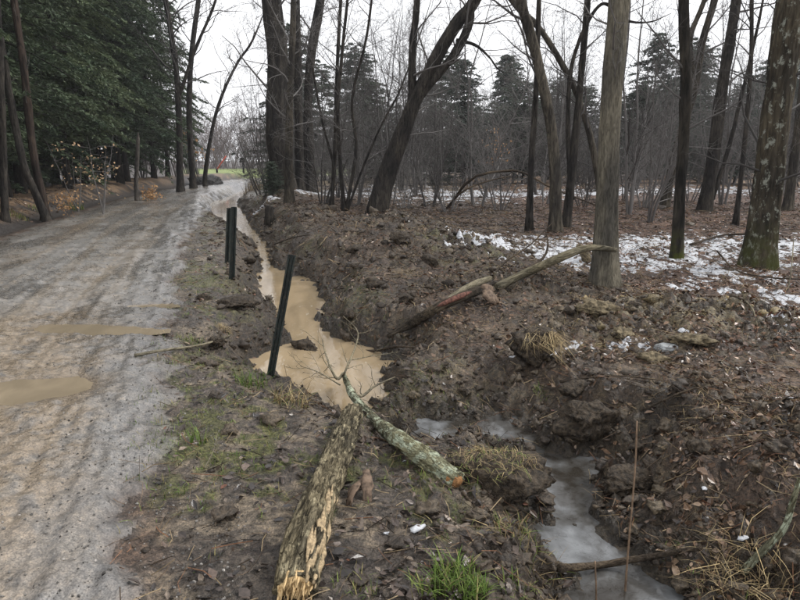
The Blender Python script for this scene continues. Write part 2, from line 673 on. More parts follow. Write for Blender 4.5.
def painted_sky_water():
    t = NT('grey_water_painted_sky')
    pos = t.n('NewGeometry').outputs['Position']
    f = t.noise(3.0, 5, .55, pos, .3)
    v = t.n('TexVoronoi', feature='DISTANCE_TO_EDGE')
    v.inputs['Scale'].default_value = 6.5
    t.l(t.mix(.35, pos, t.noise(5, 3, .6, pos).outputs['Color'], 'LINEAR_LIGHT'), v.inputs['Vector'])
    c = t.ramp(f.outputs['Fac'], [(.40, (.030, .026, .021)), (.50, (.072, .070, .066)), (.58, (.125, .128, .130)), (.68, (.205, .213, .218))]).outputs['Color']  # pale greys paint the sky's reflection into the water's base colour
    cr = t.ramp(v.outputs['Distance'], [(0.0, (.72, .71, .70)), (.03, (1, 1, 1))]).outputs['Color']
    c = t.mix(.8, c, cr, 'MULTIPLY')
    f2 = t.noise(26, 4, .6, pos)
    nb = t.bump(f2.outputs['Fac'], .12, .005)
    nb = t.bump(cr, .25, .006, nb)
    t.put(Base_Color=c, Roughness=t.mapr(f2.outputs['Fac'], .3, .7, .03, .14), IOR=1.33, Normal=nb)
    return t.m


M = {}
M['ground'] = ground_material()
M['road'] = ground_material('wet_gravel_road', .68, 1.34, .38, .7)
M['leaf'] = litter_material('wet_dead_leaves', .30)
M['dry'] = litter_material('dry_litter', .8)
M['grass'] = litter_material('grass_blades', .55)
M['clod'] = plain('mud_clods', (.048, .036, .026), .55, .5, 22, .8, dist=.02)
M['silt'] = silt_water('silty_water', (.255, .195, .120), (.42, .37, .29), .64)
M['puddle'] = silt_water('puddle_water', (.195, .158, .108), (.25, .2, .14), .8)
M['streamlet'] = painted_sky_water()
ts = NT('old_snow')
fs = ts.noise(40, 4, .6, ts.n('NewGeometry').outputs['Position'])
ts.put(Base_Color=ts.ramp(fs.outputs['Fac'], [(.35, (.38, .395, .42)), (.65, (.57, .58, .60))]).outputs['Color'], Roughness=.6, Normal=ts.bump(fs.outputs['Fac'], .5, .02))
M['snow'] = ts.m
M['bark_tan'] = bark_material('tan_bark', (.080, .074, .060), (.195, .182, .148), 2.2, furrow=.8)
M['bark_dark'] = bark_material('dark_wet_bark', (.012, .011, .010), (.062, .056, .050), 1.3)
M['bark_brown'] = bark_material('brown_bark', (.026, .023, .019), (.100, .090, .074), 1.3)
M['bark_mossfoot'] = bark_material('dark_bark_with_mossy_foot', (.012, .011, .009), (.048, .043, .036), 1.0, moss=(.055, .062, .012), moss_h=.5)
M['bark_lichen'] = bark_material('lichen_spotted_bark', (.026, .022, .016), (.088, .076, .055), 1.0, moss=(.05, .055, .015), lichen=(.24, .25, .21), moss_h=.75)
M['bark_grey'] = bark_material('grey_bark', (.045, .040, .037), (.13, .12, .11), 1.6)
M['bark_red'] = bark_material('reddish_pine_bark', (.018, .014, .012), (.070, .052, .042), .9)
M['log'] = bark_material('furrowed_log_bark', (.040, .034, .022), (.29, .25, .165), 2.2, lichen=(.36, .31, .20), furrow=1.3, lsc=18, lth=.54)
M['lichen_limb'] = bark_material('lichen_covered_limb', (.08, .075, .045), (.30, .30, .20), 2.5, lichen=(.44, .48, .35), furrow=1.0, lsc=16, lth=.50)
M['log_dark'] = bark_material('dark_log_bark', (.022, .018, .014), (.105, .085, .062), 2.0, furrow=1.0)
M['limb_pale'] = bark_material('pale_limb_bark', (.085, .075, .050), (.26, .235, .165), 1.6, furrow=.8)
M['stick'] = bark_material('stick_bark', (.030, .023, .017), (.12, .095, .07), 4.0)
M['stick_pale'] = bark_material('pale_stick', (.10, .09, .06), (.30, .27, .20), 3.0)
M['wood'] = plain('broken_pale_wood', (.52, .37, .19), .75, .35, 40, .5)
M['wood_orange'] = plain('orange_inner_wood', (.30, .155, .065), .75, .35, 40, .5)
M['wood_red'] = plain('reddish_stripped_wood', (.115, .052, .038), .8, .6, 40, .8)
M['flake'] = plain('bark_flake', (.19, .135, .09), .7, .3, 18, .5)
M['strip'] = plain('stripped_tan_wood', (.33, .25, .15), .75, .4, 60, .6)
M['stalk'] = plain('dry_stalk', (.17, .115, .075), .7, .3, 30, .2)
M['flake_dark'] = plain('brown_bark_flake', (.125, .088, .062), .7, .5, 30, .8)
M['post'] = plain('green_black_painted_steel', (.011, .018, .017), .42, .35, 30, .15, .0)
tp_ = NT('dirty_green_steel')
_n1 = tp_.noise(6, 5, .65, tp_.obj())
_n2 = tp_.noise(45, 4, .6, tp_.obj())
tp_.put(Base_Color=tp_.mix(tp_.ramp(_n2.outputs['Fac'], [(.56, (0, 0, 0)), (.68, (1, 1, 1))]).outputs['Color'], tp_.ramp(_n1.outputs['Fac'], [(.4, (.008, .013, .012)), (.62, (.022, .032, .029))]).outputs['Color'], (.075, .058, .042)), Roughness=.5, Specular_IOR_Level=.35, Normal=tp_.bump(_n2.outputs['Fac'], .2, .002))
M['post'] = tp_.m
M['rust'] = plain('rust', (.11, .035, .018), .8, .4, 40, .4)
M['twig'] = plain('twig_bark', (.090, .083, .078), .85, .35, 3, 0)
tw_ = NT('twig_bark')
_oi = tw_.n('ObjectInfo')
tw_.put(Base_Color=tw_.ramp(_oi.outputs['Random'], [(0, (.060, .056, .053)), (.5, (.110, .103, .098)), (1, (.19, .18, .172))]).outputs['Color'], Roughness=.85, Specular_IOR_Level=.15)
M['twig'] = tw_.m
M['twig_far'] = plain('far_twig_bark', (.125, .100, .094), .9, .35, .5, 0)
M['hemlock'] = foliage_material('hemlock_needles', (.050, .080, .050), (.118, .148, .084))
M['spruce'] = foliage_material('spruce_needles', (.055, .080, .062), (.105, .130, .100))
M['beech'] = foliage_material('beech_dead_leaves', (.42, .28, .16), (.62, .46, .30))
M['orange_leaf'] = foliage_material('orange_dead_leaves', (.40, .23, .11), (.58, .37, .20))
M['bushgreen'] = foliage_material('low_evergreen_needles', (.030, .050, .022), (.06, .085, .035))
M['stone'] = plain('grey_stone', (.26, .27, .27), .7, .25, 20, .5)
M['clay'] = plain('ochre_clay', (.135, .108, .066), .75, .6, 26, .8, dist=.02)
M['sod'] = plain('peaty_sod', (.046, .035, .024), .6, .65, 34, .9, dist=.03)
M['black'] = plain('black_plastic', (.012, .012, .013), .5, .3, 5, .1)
M['redpaint'] = plain('red_paint', (.42, .08, .06), .5, .2, 5, .1)
M['gravelpile'] = plain('dark_gravel', (.12, .115, .11), .85, .6, 7, .9, dist=.05)

# ------------------------------------------------------------------ ground, road, lawn, water, snow
OX, OY = 0.0, -2.0
dense = np.linspace(-R(46), R(46), 540)
side = np.linspace(R(47), R(180), 26)[1:]
angs = np.concatenate([-side[::-1], dense, side])
rr = [1.0]
while rr[-1] < 420:
    r = rr[-1]
    rr.append(r * (1.010 if r < 2.6 else 1.0036 if r < 9 else 1.0062 if r < 42 else 1.035))
rr = np.array([.02, .4] + rr)
A, RRg = np.meshgrid(angs, rr)
GX, GY = OX + RRg * np.sin(A), OY + RRg * np.cos(A)
gx, gy = GX.ravel(), GY.ravel()
gz, D = terrain(gx, gy, True)
nr, nc = GX.shape
ii, jj = np.meshgrid(np.arange(nr - 1), np.arange(nc - 1), indexing='ij')
QD = np.stack([ii * nc + jj, ii * nc + jj + 1, (ii + 1) * nc + jj + 1, (ii + 1) * nc + jj], -1).reshape(-1, 4)[:, ::-1]


def colfield():
    s, n1, n2, n3, n4, n5, nL = (D[k] for k in ('s', 'n1', 'n2', 'n3', 'n4', 'n5', 'nL'))
    nA = perlin(gx * 2.1, gy * 2.1, 21)
    nB = perlin(gx * 5.3, gy * 5.3, 22)
    nC = perlin(gx * 11, gy * 11, 23)
    nD = perlin(gx * 24, gy * 24, 24)
    nE = perlin(gx * .8, gy * .8, 25)
    def c(*v):
        return np.array(v)[None, :]
    def mixc(C, col, w):
        w = np.clip(w, 0, 1)[:, None]
        return C * (1 - w) + col * w
    N = len(gx)
    # forest floor : reddish brown
    C = np.ones((N, 3)) * c(.072, .049, .036)
    C = mixc(C, c(.115, .080, .055), sst(-.1, .5, nA + .5 * nC))
    C = mixc(C, c(.030, .022, .017), sst(.0, .45, nB + .5 * nD) * .8)
    C = mixc(C, c(.15, .12, .075), sst(22, 30, gy) * sst(-.3, .3, nE + .5 * nB) * (s > 0))
    wet = np.full(N, .45)
    # ochre and mossy clumps over the disturbed soil
    C = mixc(C, c(.052, .040, .028), D['dist'] * .9)
    C = mixc(C, c(.115, .092, .058), D['dist'] * sst(.0, .45, nC + .4 * nA) * .8)
    och = np.exp(-(((gx - 2.75) / 1.1) ** 2 + ((gy - 6.0) / .9) ** 2))
    C = mixc(C, c(.17, .142, .088), och * sst(-.1, .3, nB + .5 * nC + .1))
    mos = np.exp(-(((gx - 1.3) / 1.1) ** 2 + ((gy - 9.6) / 1.6) ** 2)) + .8 * np.exp(-(((gx - .55) / 1.5) ** 2 + ((gy - 11.5) / 1.5) ** 2))
    C = mixc(C, c(.085, .082, .032), mos * sst(.15, .5, nA + .5 * nC) * .8)
    vv_ = perlin(gx * 1.6, gy * 1.6, 61) + .6 * perlin(gx * 4.1, gy * 4.1, 62)
    C = C * (1 + .55 * np.clip(vv_, -1, 1))[:, None]
    wet = np.where(D['dist'] > .3, np.clip(.6 - .5 * vv_, .2, .95), wet)
    redw = sst(2.5, 4.5, gx) * sst(2.0, 4.0, gy) * sst(.3, .0, och)
    C = mixc(C, C * c(1.10, .92, .84), redw)
    # near shoulder : black wet mud with patches of tan silt and moss
    sh = sst(1.75, 2.1, s) * (1 - sst(3.9, 4.8, s)) * (1 - .75 * D['dist'])
    C = mixc(C, c(.074, .062, .051), sh)
    C = mixc(C, c(.165, .135, .100), sh * sst(.02, .40, nA + .5 * nC))
    C = mixc(C, c(.024, .019, .017), sh * sst(.1, .4, nB + .4 * nD) * .8)
    C = mixc(C, c(.085, .088, .028), sh * sst(.02, .36, nE * .6 + nB * .5 + nC * .4) * .8)
    wet = wet * (1 - sh) + sh * .85
    # banks at the waterline
    bank = sst(.5, .0, D['de']) * sst(-.05, .02, D['de'])
    C = mixc(C, c(.035, .027, .019), bank * .8)
    C = mixc(C, c(.030, .024, .017), sst(.16, .02, D['de']) * .85)
    wet = np.maximum(wet, bank * .8)
    # left verge and berm
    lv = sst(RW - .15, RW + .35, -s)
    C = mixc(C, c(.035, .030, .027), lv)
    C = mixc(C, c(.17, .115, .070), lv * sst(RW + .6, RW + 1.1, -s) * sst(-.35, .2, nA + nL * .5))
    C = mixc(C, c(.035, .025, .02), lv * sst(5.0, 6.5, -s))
    # the road : grey gravel with tan mud tracks
    rC = np.ones((N, 3)) * c(.178, .172, .163)
    near = 1 - sst(4.6, 8.0, gy)
    tr = np.exp(-((s - .80 - .12 * n1) / .36) ** 2) + np.exp(-((s + .75 - .12 * n1) / .34) ** 2) + .7 * np.exp(-((s + 1.75) / .22) ** 2)
    tan_w = np.clip(tr * (.40 + .5 * nA) + near * sst(1.80 + .3 * n2, 1.30 + .3 * n2, s) * (1.0 + .4 * nE), 0, 1)
    rC = rC * (1 - tan_w[:, None] * .9) + c(.190, .152, .110) * tan_w[:, None] * .9
    rC = mixc(rC, c(.15, .147, .142), sst(.05, .5, nB + .6 * nC) * .55)
    rC = mixc(rC, c(.07, .066, .062), sst(.28, .5, nC + .4 * nD) * .6)
    rC = mixc(rC, c(.30, .255, .20), sst(.3, .6, nD + .4 * nC) * .45)
    rC = mixc(rC, c(.125, .121, .117), sst(1.25, 1.75, s) * (.5 + .5 * nB))
    damp = sst(.0, .38, perlin(s * 1.3 + 3, gy * .35, 41) + .5 * perlin(s * 3.1, gy * .9, 42) + .3 * nB)
    rC = rC * (1 - .30 * damp * sst(3, 7, gy))[:, None]
    streak = sst(.10, .40, perlin(s * 3.6, gy * .13, 43) + .5 * perlin(s * 8, gy * .3, 44) + .25 * nB)
    rC = mixc(rC, c(.27, .215, .150), streak * .24 * sst(1.7, 1.2, np.abs(s)))
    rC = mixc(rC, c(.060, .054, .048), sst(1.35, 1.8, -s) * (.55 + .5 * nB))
    rC = mixc(rC, c(.12, .092, .062), sst(.2, .8, D['pm'] + .15 * nB) * .75)
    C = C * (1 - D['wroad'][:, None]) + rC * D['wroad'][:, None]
    wet = wet * (1 - D['wroad']) + D['wroad'] * np.clip(.75 + .4 * nA + .25 * nE + .4 * damp + .3 * sst(8, 20, gy), .2, 1.0)
    # lawn and far field
    lawn = sst(56, 60, gy + .35 * nL * 4) * (1 - D['wroad']) * sst(-.34 * gy - 1, -.34 * gy + 1, gx) * sst(2, -6, gx) * sst(115, 95, gy)
    C = mixc(C, c(.185, .230, .085), lawn)
    wet = wet * (1 - lawn)
    return np.clip(C, .006, .9), np.clip(wet, 0, 1)


gcol, gwet = colfield()


def submesh(name, keep, zz=None, cols=None, wet=None):
    q = QD[keep]
    u, inv = np.unique(q.ravel(), return_inverse=True)
    V = np.stack([gx[u], gy[u], (gz if zz is None else zz)[u]], -1)
    return raw_mesh(name, V, inv.reshape(-1, 4), None, True, None if cols is None else cols[u], None if wet is None else {'wet': wet[u]})


fc_s = np.abs(D['s'])[QD].mean(1)
fc_edge = D['edge'][QD].mean(1)
fc_y = gy[QD].mean(1)
fc_s_signed = D['s'][QD].mean(1)
is_road = fc_s < fc_edge
fc_x = gx[QD].mean(1)
is_lawn = (~is_road) & (fc_y > 57) & (fc_y < 105) & (fc_x > -.34 * fc_y) & (fc_x < -2)
is_ground = ~(is_road | is_lawn)
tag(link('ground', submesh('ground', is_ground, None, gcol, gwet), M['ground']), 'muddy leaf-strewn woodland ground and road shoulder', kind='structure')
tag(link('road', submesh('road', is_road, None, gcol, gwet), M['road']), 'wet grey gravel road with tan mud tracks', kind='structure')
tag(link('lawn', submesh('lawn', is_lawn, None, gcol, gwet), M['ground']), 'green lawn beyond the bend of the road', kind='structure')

fmin = gz[QD].min(1)


def water(name, region, level, mat, label):
    keep = region & (fmin < level + .004) & (fc_y < 60)
    z = np.full_like(gz, level)
    return tag(link(name, submesh(name, keep, z), mat), label, kind='structure')


fe1 = D['e1'][QD].mean(1)
fe2 = np.minimum(D['e2'], D['de'])[QD].mean(1)
fy_, fx_ = fc_y, gx[QD].mean(1)
main_reg = (fe1 < .35) & (fc_y > 4.55)
water('stream', main_reg, WL1, M['silt'], 'silty tan stream and pool in the roadside ditch')
water('stream', (fe2 < .3) & (fc_y < 4.75) & (fx_ > .0), WL2, M['streamlet'], 'grey stream with painted sky sheen beside the mud block')
for k, (cx, cy, a, b, rot) in enumerate(PUD):
    reg = (np.hypot(fx_ - cx, fy_ - cy) < a * 2.2) & (D['pm'][QD].max(1) > .22)
    nm = ['long tan puddle across the road edge', 'tan puddle at the left edge of the picture', 'smallest puddle, nearest the shoulder'][k]
    lv = hz(cx, cy) + [.026, .026, .022][k]
    tag(water('puddle', reg, lv, M['puddle'], nm), None)

# thin broken snow, its edges are where it dips into the leaves
sn_n = .55 * perlin(gx * 2.6, gy * 2.0, 31) + .55 * perlin(gx * 8.5, gy * 6.0, 32) + .30 * perlin(gx * 22, gy * 17, 33) + .25 * perlin(gx * .7, gy * .7, 34)


def blob(cx, cy, rx, ry):
    return np.exp(-((gx - cx) / rx) ** 2 - ((gy - cy) / ry) ** 2)


reg = 1.0 * blob(1.9, 10.8, 1.9, 2.2) + 1.05 * blob(4.4, 10.3, 1.9, 2.2) + .85 * blob(7.5, 10.8, 2.8, 2.4) + .80 * blob(4.4, 6.3, 1.3, 2.0) + .74 * blob(4, 25, 9, 4) + .72 * blob(14, 27, 9, 5) \
    + .75 * blob(-3.6, 25.5, 1.6, 1.2) + .9 * blob(-4.7, 21.5, .7, 1.2) + .5 * blob(1.5, 21, 3, 2) + 1.0 * blob(1.7, 5.35, 1.0, .2) + .5 * blob(-1.7, 30, 5, 6) + .68 * blob(10, 36, 16, 6) + .45 * blob(2.6, 3.9, 1.2, 1)
reg = np.minimum(reg, 1.05)
thick = (reg - 1.0) + .88 * sn_n + .07 - 3.0 * np.clip(D['wroad'], 0, 1) - 1.5 * (D['de'] < .1)
thick = np.where(reg < .25, -1, thick)
sz = gz + np.clip(thick * .055, -.03, .020)
keep = (thick[QD].max(1) > -.12) & (fc_y < 60) & (fc_y > 2)
tag(link('snow', submesh('snow', keep, sz), M['snow']), 'thin broken patches of old snow lying on the leaves', 'snow', kind='stuff')

# ------------------------------------------------------------------ trees : bare trees traced stem by stem
def stem_pts(px, Y, ext=0.0, n=22, ground=True):
    pts = []
    for k, p in enumerate(px):
        y = Y + (p[2] if len(p) > 2 else 0)
        pts.append(W(p[0], p[1], y))
    if ground:
        b = pts[0].copy()
        b[2] = hz(b[0], b[1]) - .12
        if pts[0][2] > b[2] + .4:
            pts = [b] + pts
        else:
            pts[0] = b
    if ext > 0:
        d = unit(pts[-1] - pts[-2])
        d = unit(d + np.array([0, 0, .4]))
        pts.append(pts[-1] + d * ext * .5)
        pts.append(pts[-1] + unit(d + np.array([.1, .05, .5])) * ext * .5)
    return smooth_path(pts, n)


def bare_tree(name, label, stems, Y, mat, seed, ext=6.0, nbr=16, blen=2.2, t0=.25, kids=5, depth=2, group=None, sides=12, twig='twig', lump=.16, flare=.5, part='trunk', up=.05, ang=(35, 75)):
    rng = np.random.default_rng(seed)
    base = None
    cb = Buf()
    meshes = []
    for k, st in enumerate(stems):
        px, w0, w1 = st[:3]
        g = st[3] if len(st) > 3 else True
        e = st[4] if len(st) > 4 else ext
        P = stem_pts(px, Y, e, 110 if sides >= 18 else 60 if sides >= 12 else 22, g)
        if base is None:
            base = P[0] + np.array([0, 0, .12])
        L = np.concatenate([[0], np.cumsum(np.linalg.norm(np.diff(P, axis=0), axis=1))])
        vis = L[-1] - e
        r0, r1 = .43 * w0 * Y / FPX, .43 * w1 * Y / FPX
        rad = np.where(L < vis, r0 + (r1 - r0) * L / max(vis, .1), r1 * (1 - .85 * (L - vis) / max(e, .01)))
        if g:
            rad = rad * (1 + flare * np.exp(-L / (2.2 * r0 + .1)))
        rad = np.maximum(rad, .004)
        b = Buf()
        tube(b, P, rad, sides * 2 if sides >= 12 else sides, True, lump, seed * 1.7 + k, None, (.07 if mat == 'bark_tan' else .13) if sides >= 12 else 0)
        meshes.append((b, k))
        sprout(cb, rng, P, rad, max(3, int(nbr * (1 if k == 0 else .6))), t0, .98, blen, depth, ang, up, .19, .4, kids, 5, .0022 * max(1, Y / 12))
    root = thing(name, label, 'tree', base, group)
    for b, k in meshes:
        link(part if k == 0 else 'stem', b.mesh('trunk', base), M[mat], root)
    link('crown', cb.mesh('crown', base), M[twig], root)
    return root


yb = lambda px, py: float(G(px, py)[1])
Y_A, Y_J, Y_F = yb(605, 285), yb(757, 268), yb(677, 258)
bare_tree('deciduous_tree', 'straight tan-barked tree trunk at the end of the pale fallen limb', [([(605, 285), (607, 200), (611, 100), (619, 0)], 24, 22)], Y_A, 'bark_tan', 3, 7, 10, .9, .42, sides=28, lump=.12, flare=.85)
bare_tree('deciduous_tree', 'thick lichen-spotted trunk with mossy foot, nearest the right edge', [([(757, 268), (768, 190), (778, 100), (792, 0)], 28, 29)], Y_J, 'bark_lichen', 5, 7, 14, 1.7, .15, sides=28, lump=.14, flare=.6)
bare_tree('deciduous_tree', 'slim dark trunk with green mossy foot rising from the snow', [([(677, 258), (680, 190), (686, 90), (684, 0)], 12, 11)], Y_F, 'bark_mossfoot', 8, 7, 12, 1.5, .3, sides=16)
bare_tree('deciduous_tree', 'greenish-grey trunk leaning left, crossed by a thinner leaning stem', [([(556, 228), (554, 150), (542, 80), (529, 29), (520, -5)], 13, 10)], 13.0, 'bark_brown', 11, 6, 12, 1.8, .3, sides=14)
bare_tree('deciduous_tree', 'stem that bows left across its neighbour behind the tan trunk', [([(600, 205), (596, 165), (587, 125), (571, 81), (540, 29), (508, -5)], 7, 6)], 14.5, 'bark_brown', 13, 5, 10, 1.6, .3, sides=12)
bare_tree('deciduous_tree', 'blackish twin-stemmed tree beside the greenish leaning trunk', [([(566, 222), (574, 150), (580, 90), (588, -5)], 10, 6), ([(572, 200), (568, 130), (573, 60), (600, 5), (625, 20)], 6, 3, False, 1.0)], 13.8, 'bark_dark', 17, 5, 12, 1.8, .25, sides=12)
bare_tree('deciduous_tree', 'slender straight blackish trunk beyond the mossy spoil', [([(529, 232), (532, 150), (536, 92), (539, -5)], 8, 5)], 13.3, 'bark_dark', 19, 5, 9, 1.3, .35, sides=10)
bare_tree('deciduous_tree', 'brown forked trunk with a pale streak behind the mossy-footed one', [([(664, 212), (676, 150), (694, 90), (703, 40), (716, -5)], 9, 7), ([(697, 85), (690, 40), (706, -5)], 6, 5, False)], 18.0, 'bark_brown', 23, 5, 10, 2.0, .35, sides=12)
bare_tree('deciduous_tree', 'stout dark brown trunk leaning slightly right at the snow edge', [([(703, 222), (713, 160), (722, 90), (737, -5)], 14, 10), ([(712, 200), (728, 150), (743, 90), (757, 30)], 5, 3, False, 2.0)], 16.5, 'bark_dark', 29, 6, 12, 2.2, .3, sides=14)
bare_tree('deciduous_tree', 'thin dark sapling between the stout brown trunk and the lichen-spotted one', [([(735, 230), (745, 140), (751, 60), (752, -5)], 6, 4)], 13.7, 'bark_dark', 31, 4, 10, 1.3, .2, sides=8)
bare_tree('deciduous_tree', 'brown trunk half hidden behind the lichen-spotted tree', [([(787, 210), (797, 140), (806, 60), (815, -5)], 10, 8)], 17.0, 'bark_brown', 37, 5, 10, 2, .3, sides=12)
bare_tree('deciduous_tree', 'big dark tree leaning right over the spoil bank, forked high up',
          [([(376, 211), (385, 180), (398, 145), (414, 103), (436, 58), (458, 22), (478, -5)], 21, 11), ([(416, 100), (440, 72), (456, 52), (468, 26), (472, -5)], 10, 8, False),
           ([(412, 105), (412, 80), (413, 44), (418, -5)], 10, 6, False, 3.0), ([(456, 40), (475, 45), (489, 57), (497, 68)], 4, 1.5, False, .4)], 16.5, 'bark_dark', 41, 5, 16, 2.4, .2, sides=18, lump=.2, flare=.2)
bare_tree('deciduous_tree', 'massive old dark trunk, leftmost of the clump right of the road bend', [([(285, 190), (277, 130), (278, 60), (271, -5)], 24, 19)], 25.0, 'bark_dark', 43, 7, 14, 3.0, .2, sides=18, lump=.24)
bare_tree('deciduous_tree', 'grey-brown young trunk standing before the massive old trunk', [([(289, 203), (289, 150), (290, 90), (293, 20)], 10, 6)], 20.0, 'bark_brown', 47, 4, 20, 2.2, .25, sides=12, kids=6)
bare_tree('deciduous_tree', 'upright dark trunk in the middle of the old clump', [([(300, 190), (298, 90), (296, -5)], 10, 8)], 25.5, 'bark_dark', 53, 6, 12, 2.6, .25, sides=12)
bare_tree('deciduous_tree', 'dark trunk leaning right, rightmost of the old clump', [([(310, 192), (308, 110), (312, 50), (321, -5)], 11, 9)], 26.0, 'bark_dark', 59, 6, 20, 2.8, .2, sides=14, kids=6)
bare_tree('sapling_tree', 'tall thin dark sapling between the old clump and leaning tree', [([(331, 200), (335, 147), (337, 73), (341, -5)], 5, 3.5), ([(334, 165), (322, 120), (313, 70)], 3, 2, False, 1)], 19.0, 'bark_dark', 61, 4, 26, 2.0, .12, sides=8, kids=6)
bare_tree('sapling_tree', 'multi-stemmed dark sapling just left of the leaning tree', [([(344, 208), (338, 120), (342, 55), (348, -5)], 5, 3), ([(345, 205), (356, 150), (352, 100), (366, 40), (372, -5)], 4, 2.5), ([(345, 205), (366, 160), (384, 120), (400, 90)], 3, 2)], 17.5, 'bark_dark', 67, 3, 24, 2.0, .12, sides=8, kids=6)
bare_tree('deciduous_tree', 'slim dark tree among hemlocks where the road bends', [([(193, 180), (189, 110), (192, 50), (199, -5)], 7, 5)], 37.0, 'bark_dark', 71, 6, 18, 3.4, .3, sides=10)
bare_tree('deciduous_tree', 'thin tree arching right over the far road bend', [([(205, 176), (212, 130), (222, 95), (238, 62), (250, 45)], 5, 2.5)], 40.0, 'bark_dark', 73, 3, 22, 3.4, .3, sides=8, kids=6)
bare_tree('deciduous_tree', 'bare tree fanning fine branches above the hemlock edge', [([(180, 178), (178, 90), (172, 40), (164, -10)], 8, 5), ([(178, 100), (195, 50), (214, 5)], 4, 3, False)], 33.0, 'bark_dark', 79, 5, 30, 3.6, .3, sides=8, kids=6)
bare_tree('pine_tree', 'reddish-brown trunk with a leaning one at its foot, left edge', [([(44, 208), (33, 150), (24, 70), (13, -5)], 9, 7)], 17.5, 'bark_red', 83, 6, 8, 1.0, .4, sides=14, depth=1)
bare_tree('pine_tree', 'dark trunk leaning left from beside the reddish-brown trunk', [([(48, 212), (34, 190), (24, 165), (14, 120), (4, 60)], 8, 7)], 17.2, 'bark_dark', 89, 6, 6, 1.0, .5, sides=12, depth=1)
bare_tree('pine_tree', 'dark trunk cut by the left edge of the picture', [([(4, 216), (2, 120), (-3, 0)], 8, 7)], 16.0, 'bark_dark', 97, 6, 6, 1.0, .5, sides=12, depth=1)
bare_tree('dead_tree', 'pale grey snag standing at the hemlock edge', [([(136, 186), (137, 165), (138, 140)], 5, 4, True, .3)], 25.5, 'bark_grey', 101, .3, 4, .5, .4, sides=10, depth=0)


# ------------------------------------------------------------------ conifers
def conifer(seed, H, Rb, base_h, nb, ntw, ncl, droop, upcurve, cl, cw, profile, tw=.30, irr=.62, jit=.16):
    rng = np.random.default_rng(seed)
    tb = Buf()
    tp = np.stack([rng.normal(0, .04, 12).cumsum() * .5, rng.normal(0, .04, 12).cumsum() * .5, np.linspace(-.15, H, 12)], -1)
    tube(tb, tp, np.linspace(H * .0098, .01, 12) * (1 + .5 * np.exp(-np.linspace(0, H, 12) / .4)), 10, True, .14, seed)
    fb = Buf()
    h = base_h + (H - base_h - .15) * np.sort(rng.random(nb)) ** .92
    az = np.arange(nb) * 2.39996 + rng.normal(0, .4, nb)
    f = (h - base_h) / (H - base_h)
    L = Rb * profile(f) * rng.uniform(irr, 1.12, nb) * (1 + .22 * np.sin(az * 2 + h * 1.1 + seed) * (irr < .6)) + .15
    m = 7
    tt = np.linspace(0, 1, m)
    for k in range(nb):
        out = np.array([math.cos(az[k]), math.sin(az[k]), 0])
        lat = np.array([-out[1], out[0], 0])
        zz = ((upcurve + rng.normal(0, jit)) * tt - droop * tt ** 2) * L[k]
        P = np.array([0, 0, h[k]]) + out * (tt * L[k])[:, None] + np.array([0, 0, 1]) * zz[:, None] + lat * (rng.normal(0, .05) * L[k] * tt ** 2)[:, None]
        P[:, :2] += np.array([np.interp(h[k], tp[:, 2], tp[:, 0]), np.interp(h[k], tp[:, 2], tp[:, 1])])
        tube(tb, P, np.linspace(.012 + .008 * L[k], .004, m), 4, False)
        nt = max(6, int(ntw * (L[k] / Rb) ** .8))
        t = rng.uniform(.16, 1.0, nt)
        bp = np.stack([np.interp(t, tt, P[:, i]) for i in range(3)], -1)
        sd = np.where(np.arange(nt) % 2, 1.0, -1.0)
        tl = (tw * L[k] * (1.08 - t) + .16) * rng.uniform(.6, 1.2, nt)
        dd = out[None] * rng.uniform(.45, .9, nt)[:, None] + lat[None] * (sd * rng.uniform(.5, 1, nt))[:, None]
        dd[:, 2] = rng.normal(-.10 - droop * t * .5, .14, nt)
        dd /= np.linalg.norm(dd, axis=1)[:, None]
        u = (np.arange(ncl) + .6) / ncl
        C = bp[:, None] + dd[:, None] * (tl[:, None] * u[None])[..., None]
        C[..., 2] -= .18 * (tl[:, None] * u[None]) ** 1.5
        C += rng.normal(0, .022, C.shape)
        C = C.reshape(-1, 3)
        ax = np.repeat(dd, ncl, 0) + rng.normal(0, .38, C.shape)
        ax /= np.linalg.norm(ax, axis=1)[:, None]
        nm = np.array([0, 0, 1.0]) + rng.normal(0, .45, C.shape)
        sdv = np.cross(ax, nm)
        sdv /= np.linalg.norm(sdv, axis=1)[:, None]
        l = cl * rng.uniform(.6, 1.3, len(C))[:, None]
        w = cw * rng.uniform(.6, 1.3, len(C))[:, None]
        V = np.stack([C - ax * l * .5, C + sdv * w * .5 - ax * l * .1, C + ax * l * .5, C - sdv * w * .5 - ax * l * .1], 1).reshape(-1, 3)
        q = np.arange(len(C))[:, None] * 4 + np.arange(4)[None]
        fb.add(V, q)
    return tb.mesh('trunk'), fb.mesh('crown', smooth=False)


hem_prof = lambda f: np.clip(1.05 - f, .05, 1) ** .62 * (.72 + .28 * np.minimum(1, f * 6))
spr_prof = lambda f: np.clip(1.02 - f, .03, 1) ** .68
HEM = [conifer(201, 14, 3.5, 1.7, 135, 66, 9, .46, .18, .17, .055, hem_prof), conifer(202, 15, 3.3, 2.2, 130, 66, 9, .50, .2, .17, .055, hem_prof),
       conifer(203, 11, 3.0, .9, 120, 64, 9, .44, .12, .17, .055, hem_prof)]
spr_round = lambda f: np.clip(1.03 - f, .03, 1) ** .5 * (.8 + .2 * np.minimum(1, f * 4))
SPR = [conifer(211, 8.5, 2.9, .35, 230, 34, 5, .22, .22, .20, .080, spr_prof, .28, .45), conifer(212, 7.5, 3.3, .3, 230, 36, 5, .20, .26, .20, .080, spr_round, .30, .4),
       conifer(213, 8.0, 2.5, .8, 190, 34, 5, .26, .30, .20, .080, spr_round, .30, .35), conifer(214, 8.5, 3.2, .5, 200, 34, 5, .24, .18, .20, .080, spr_prof, .32, .35)]
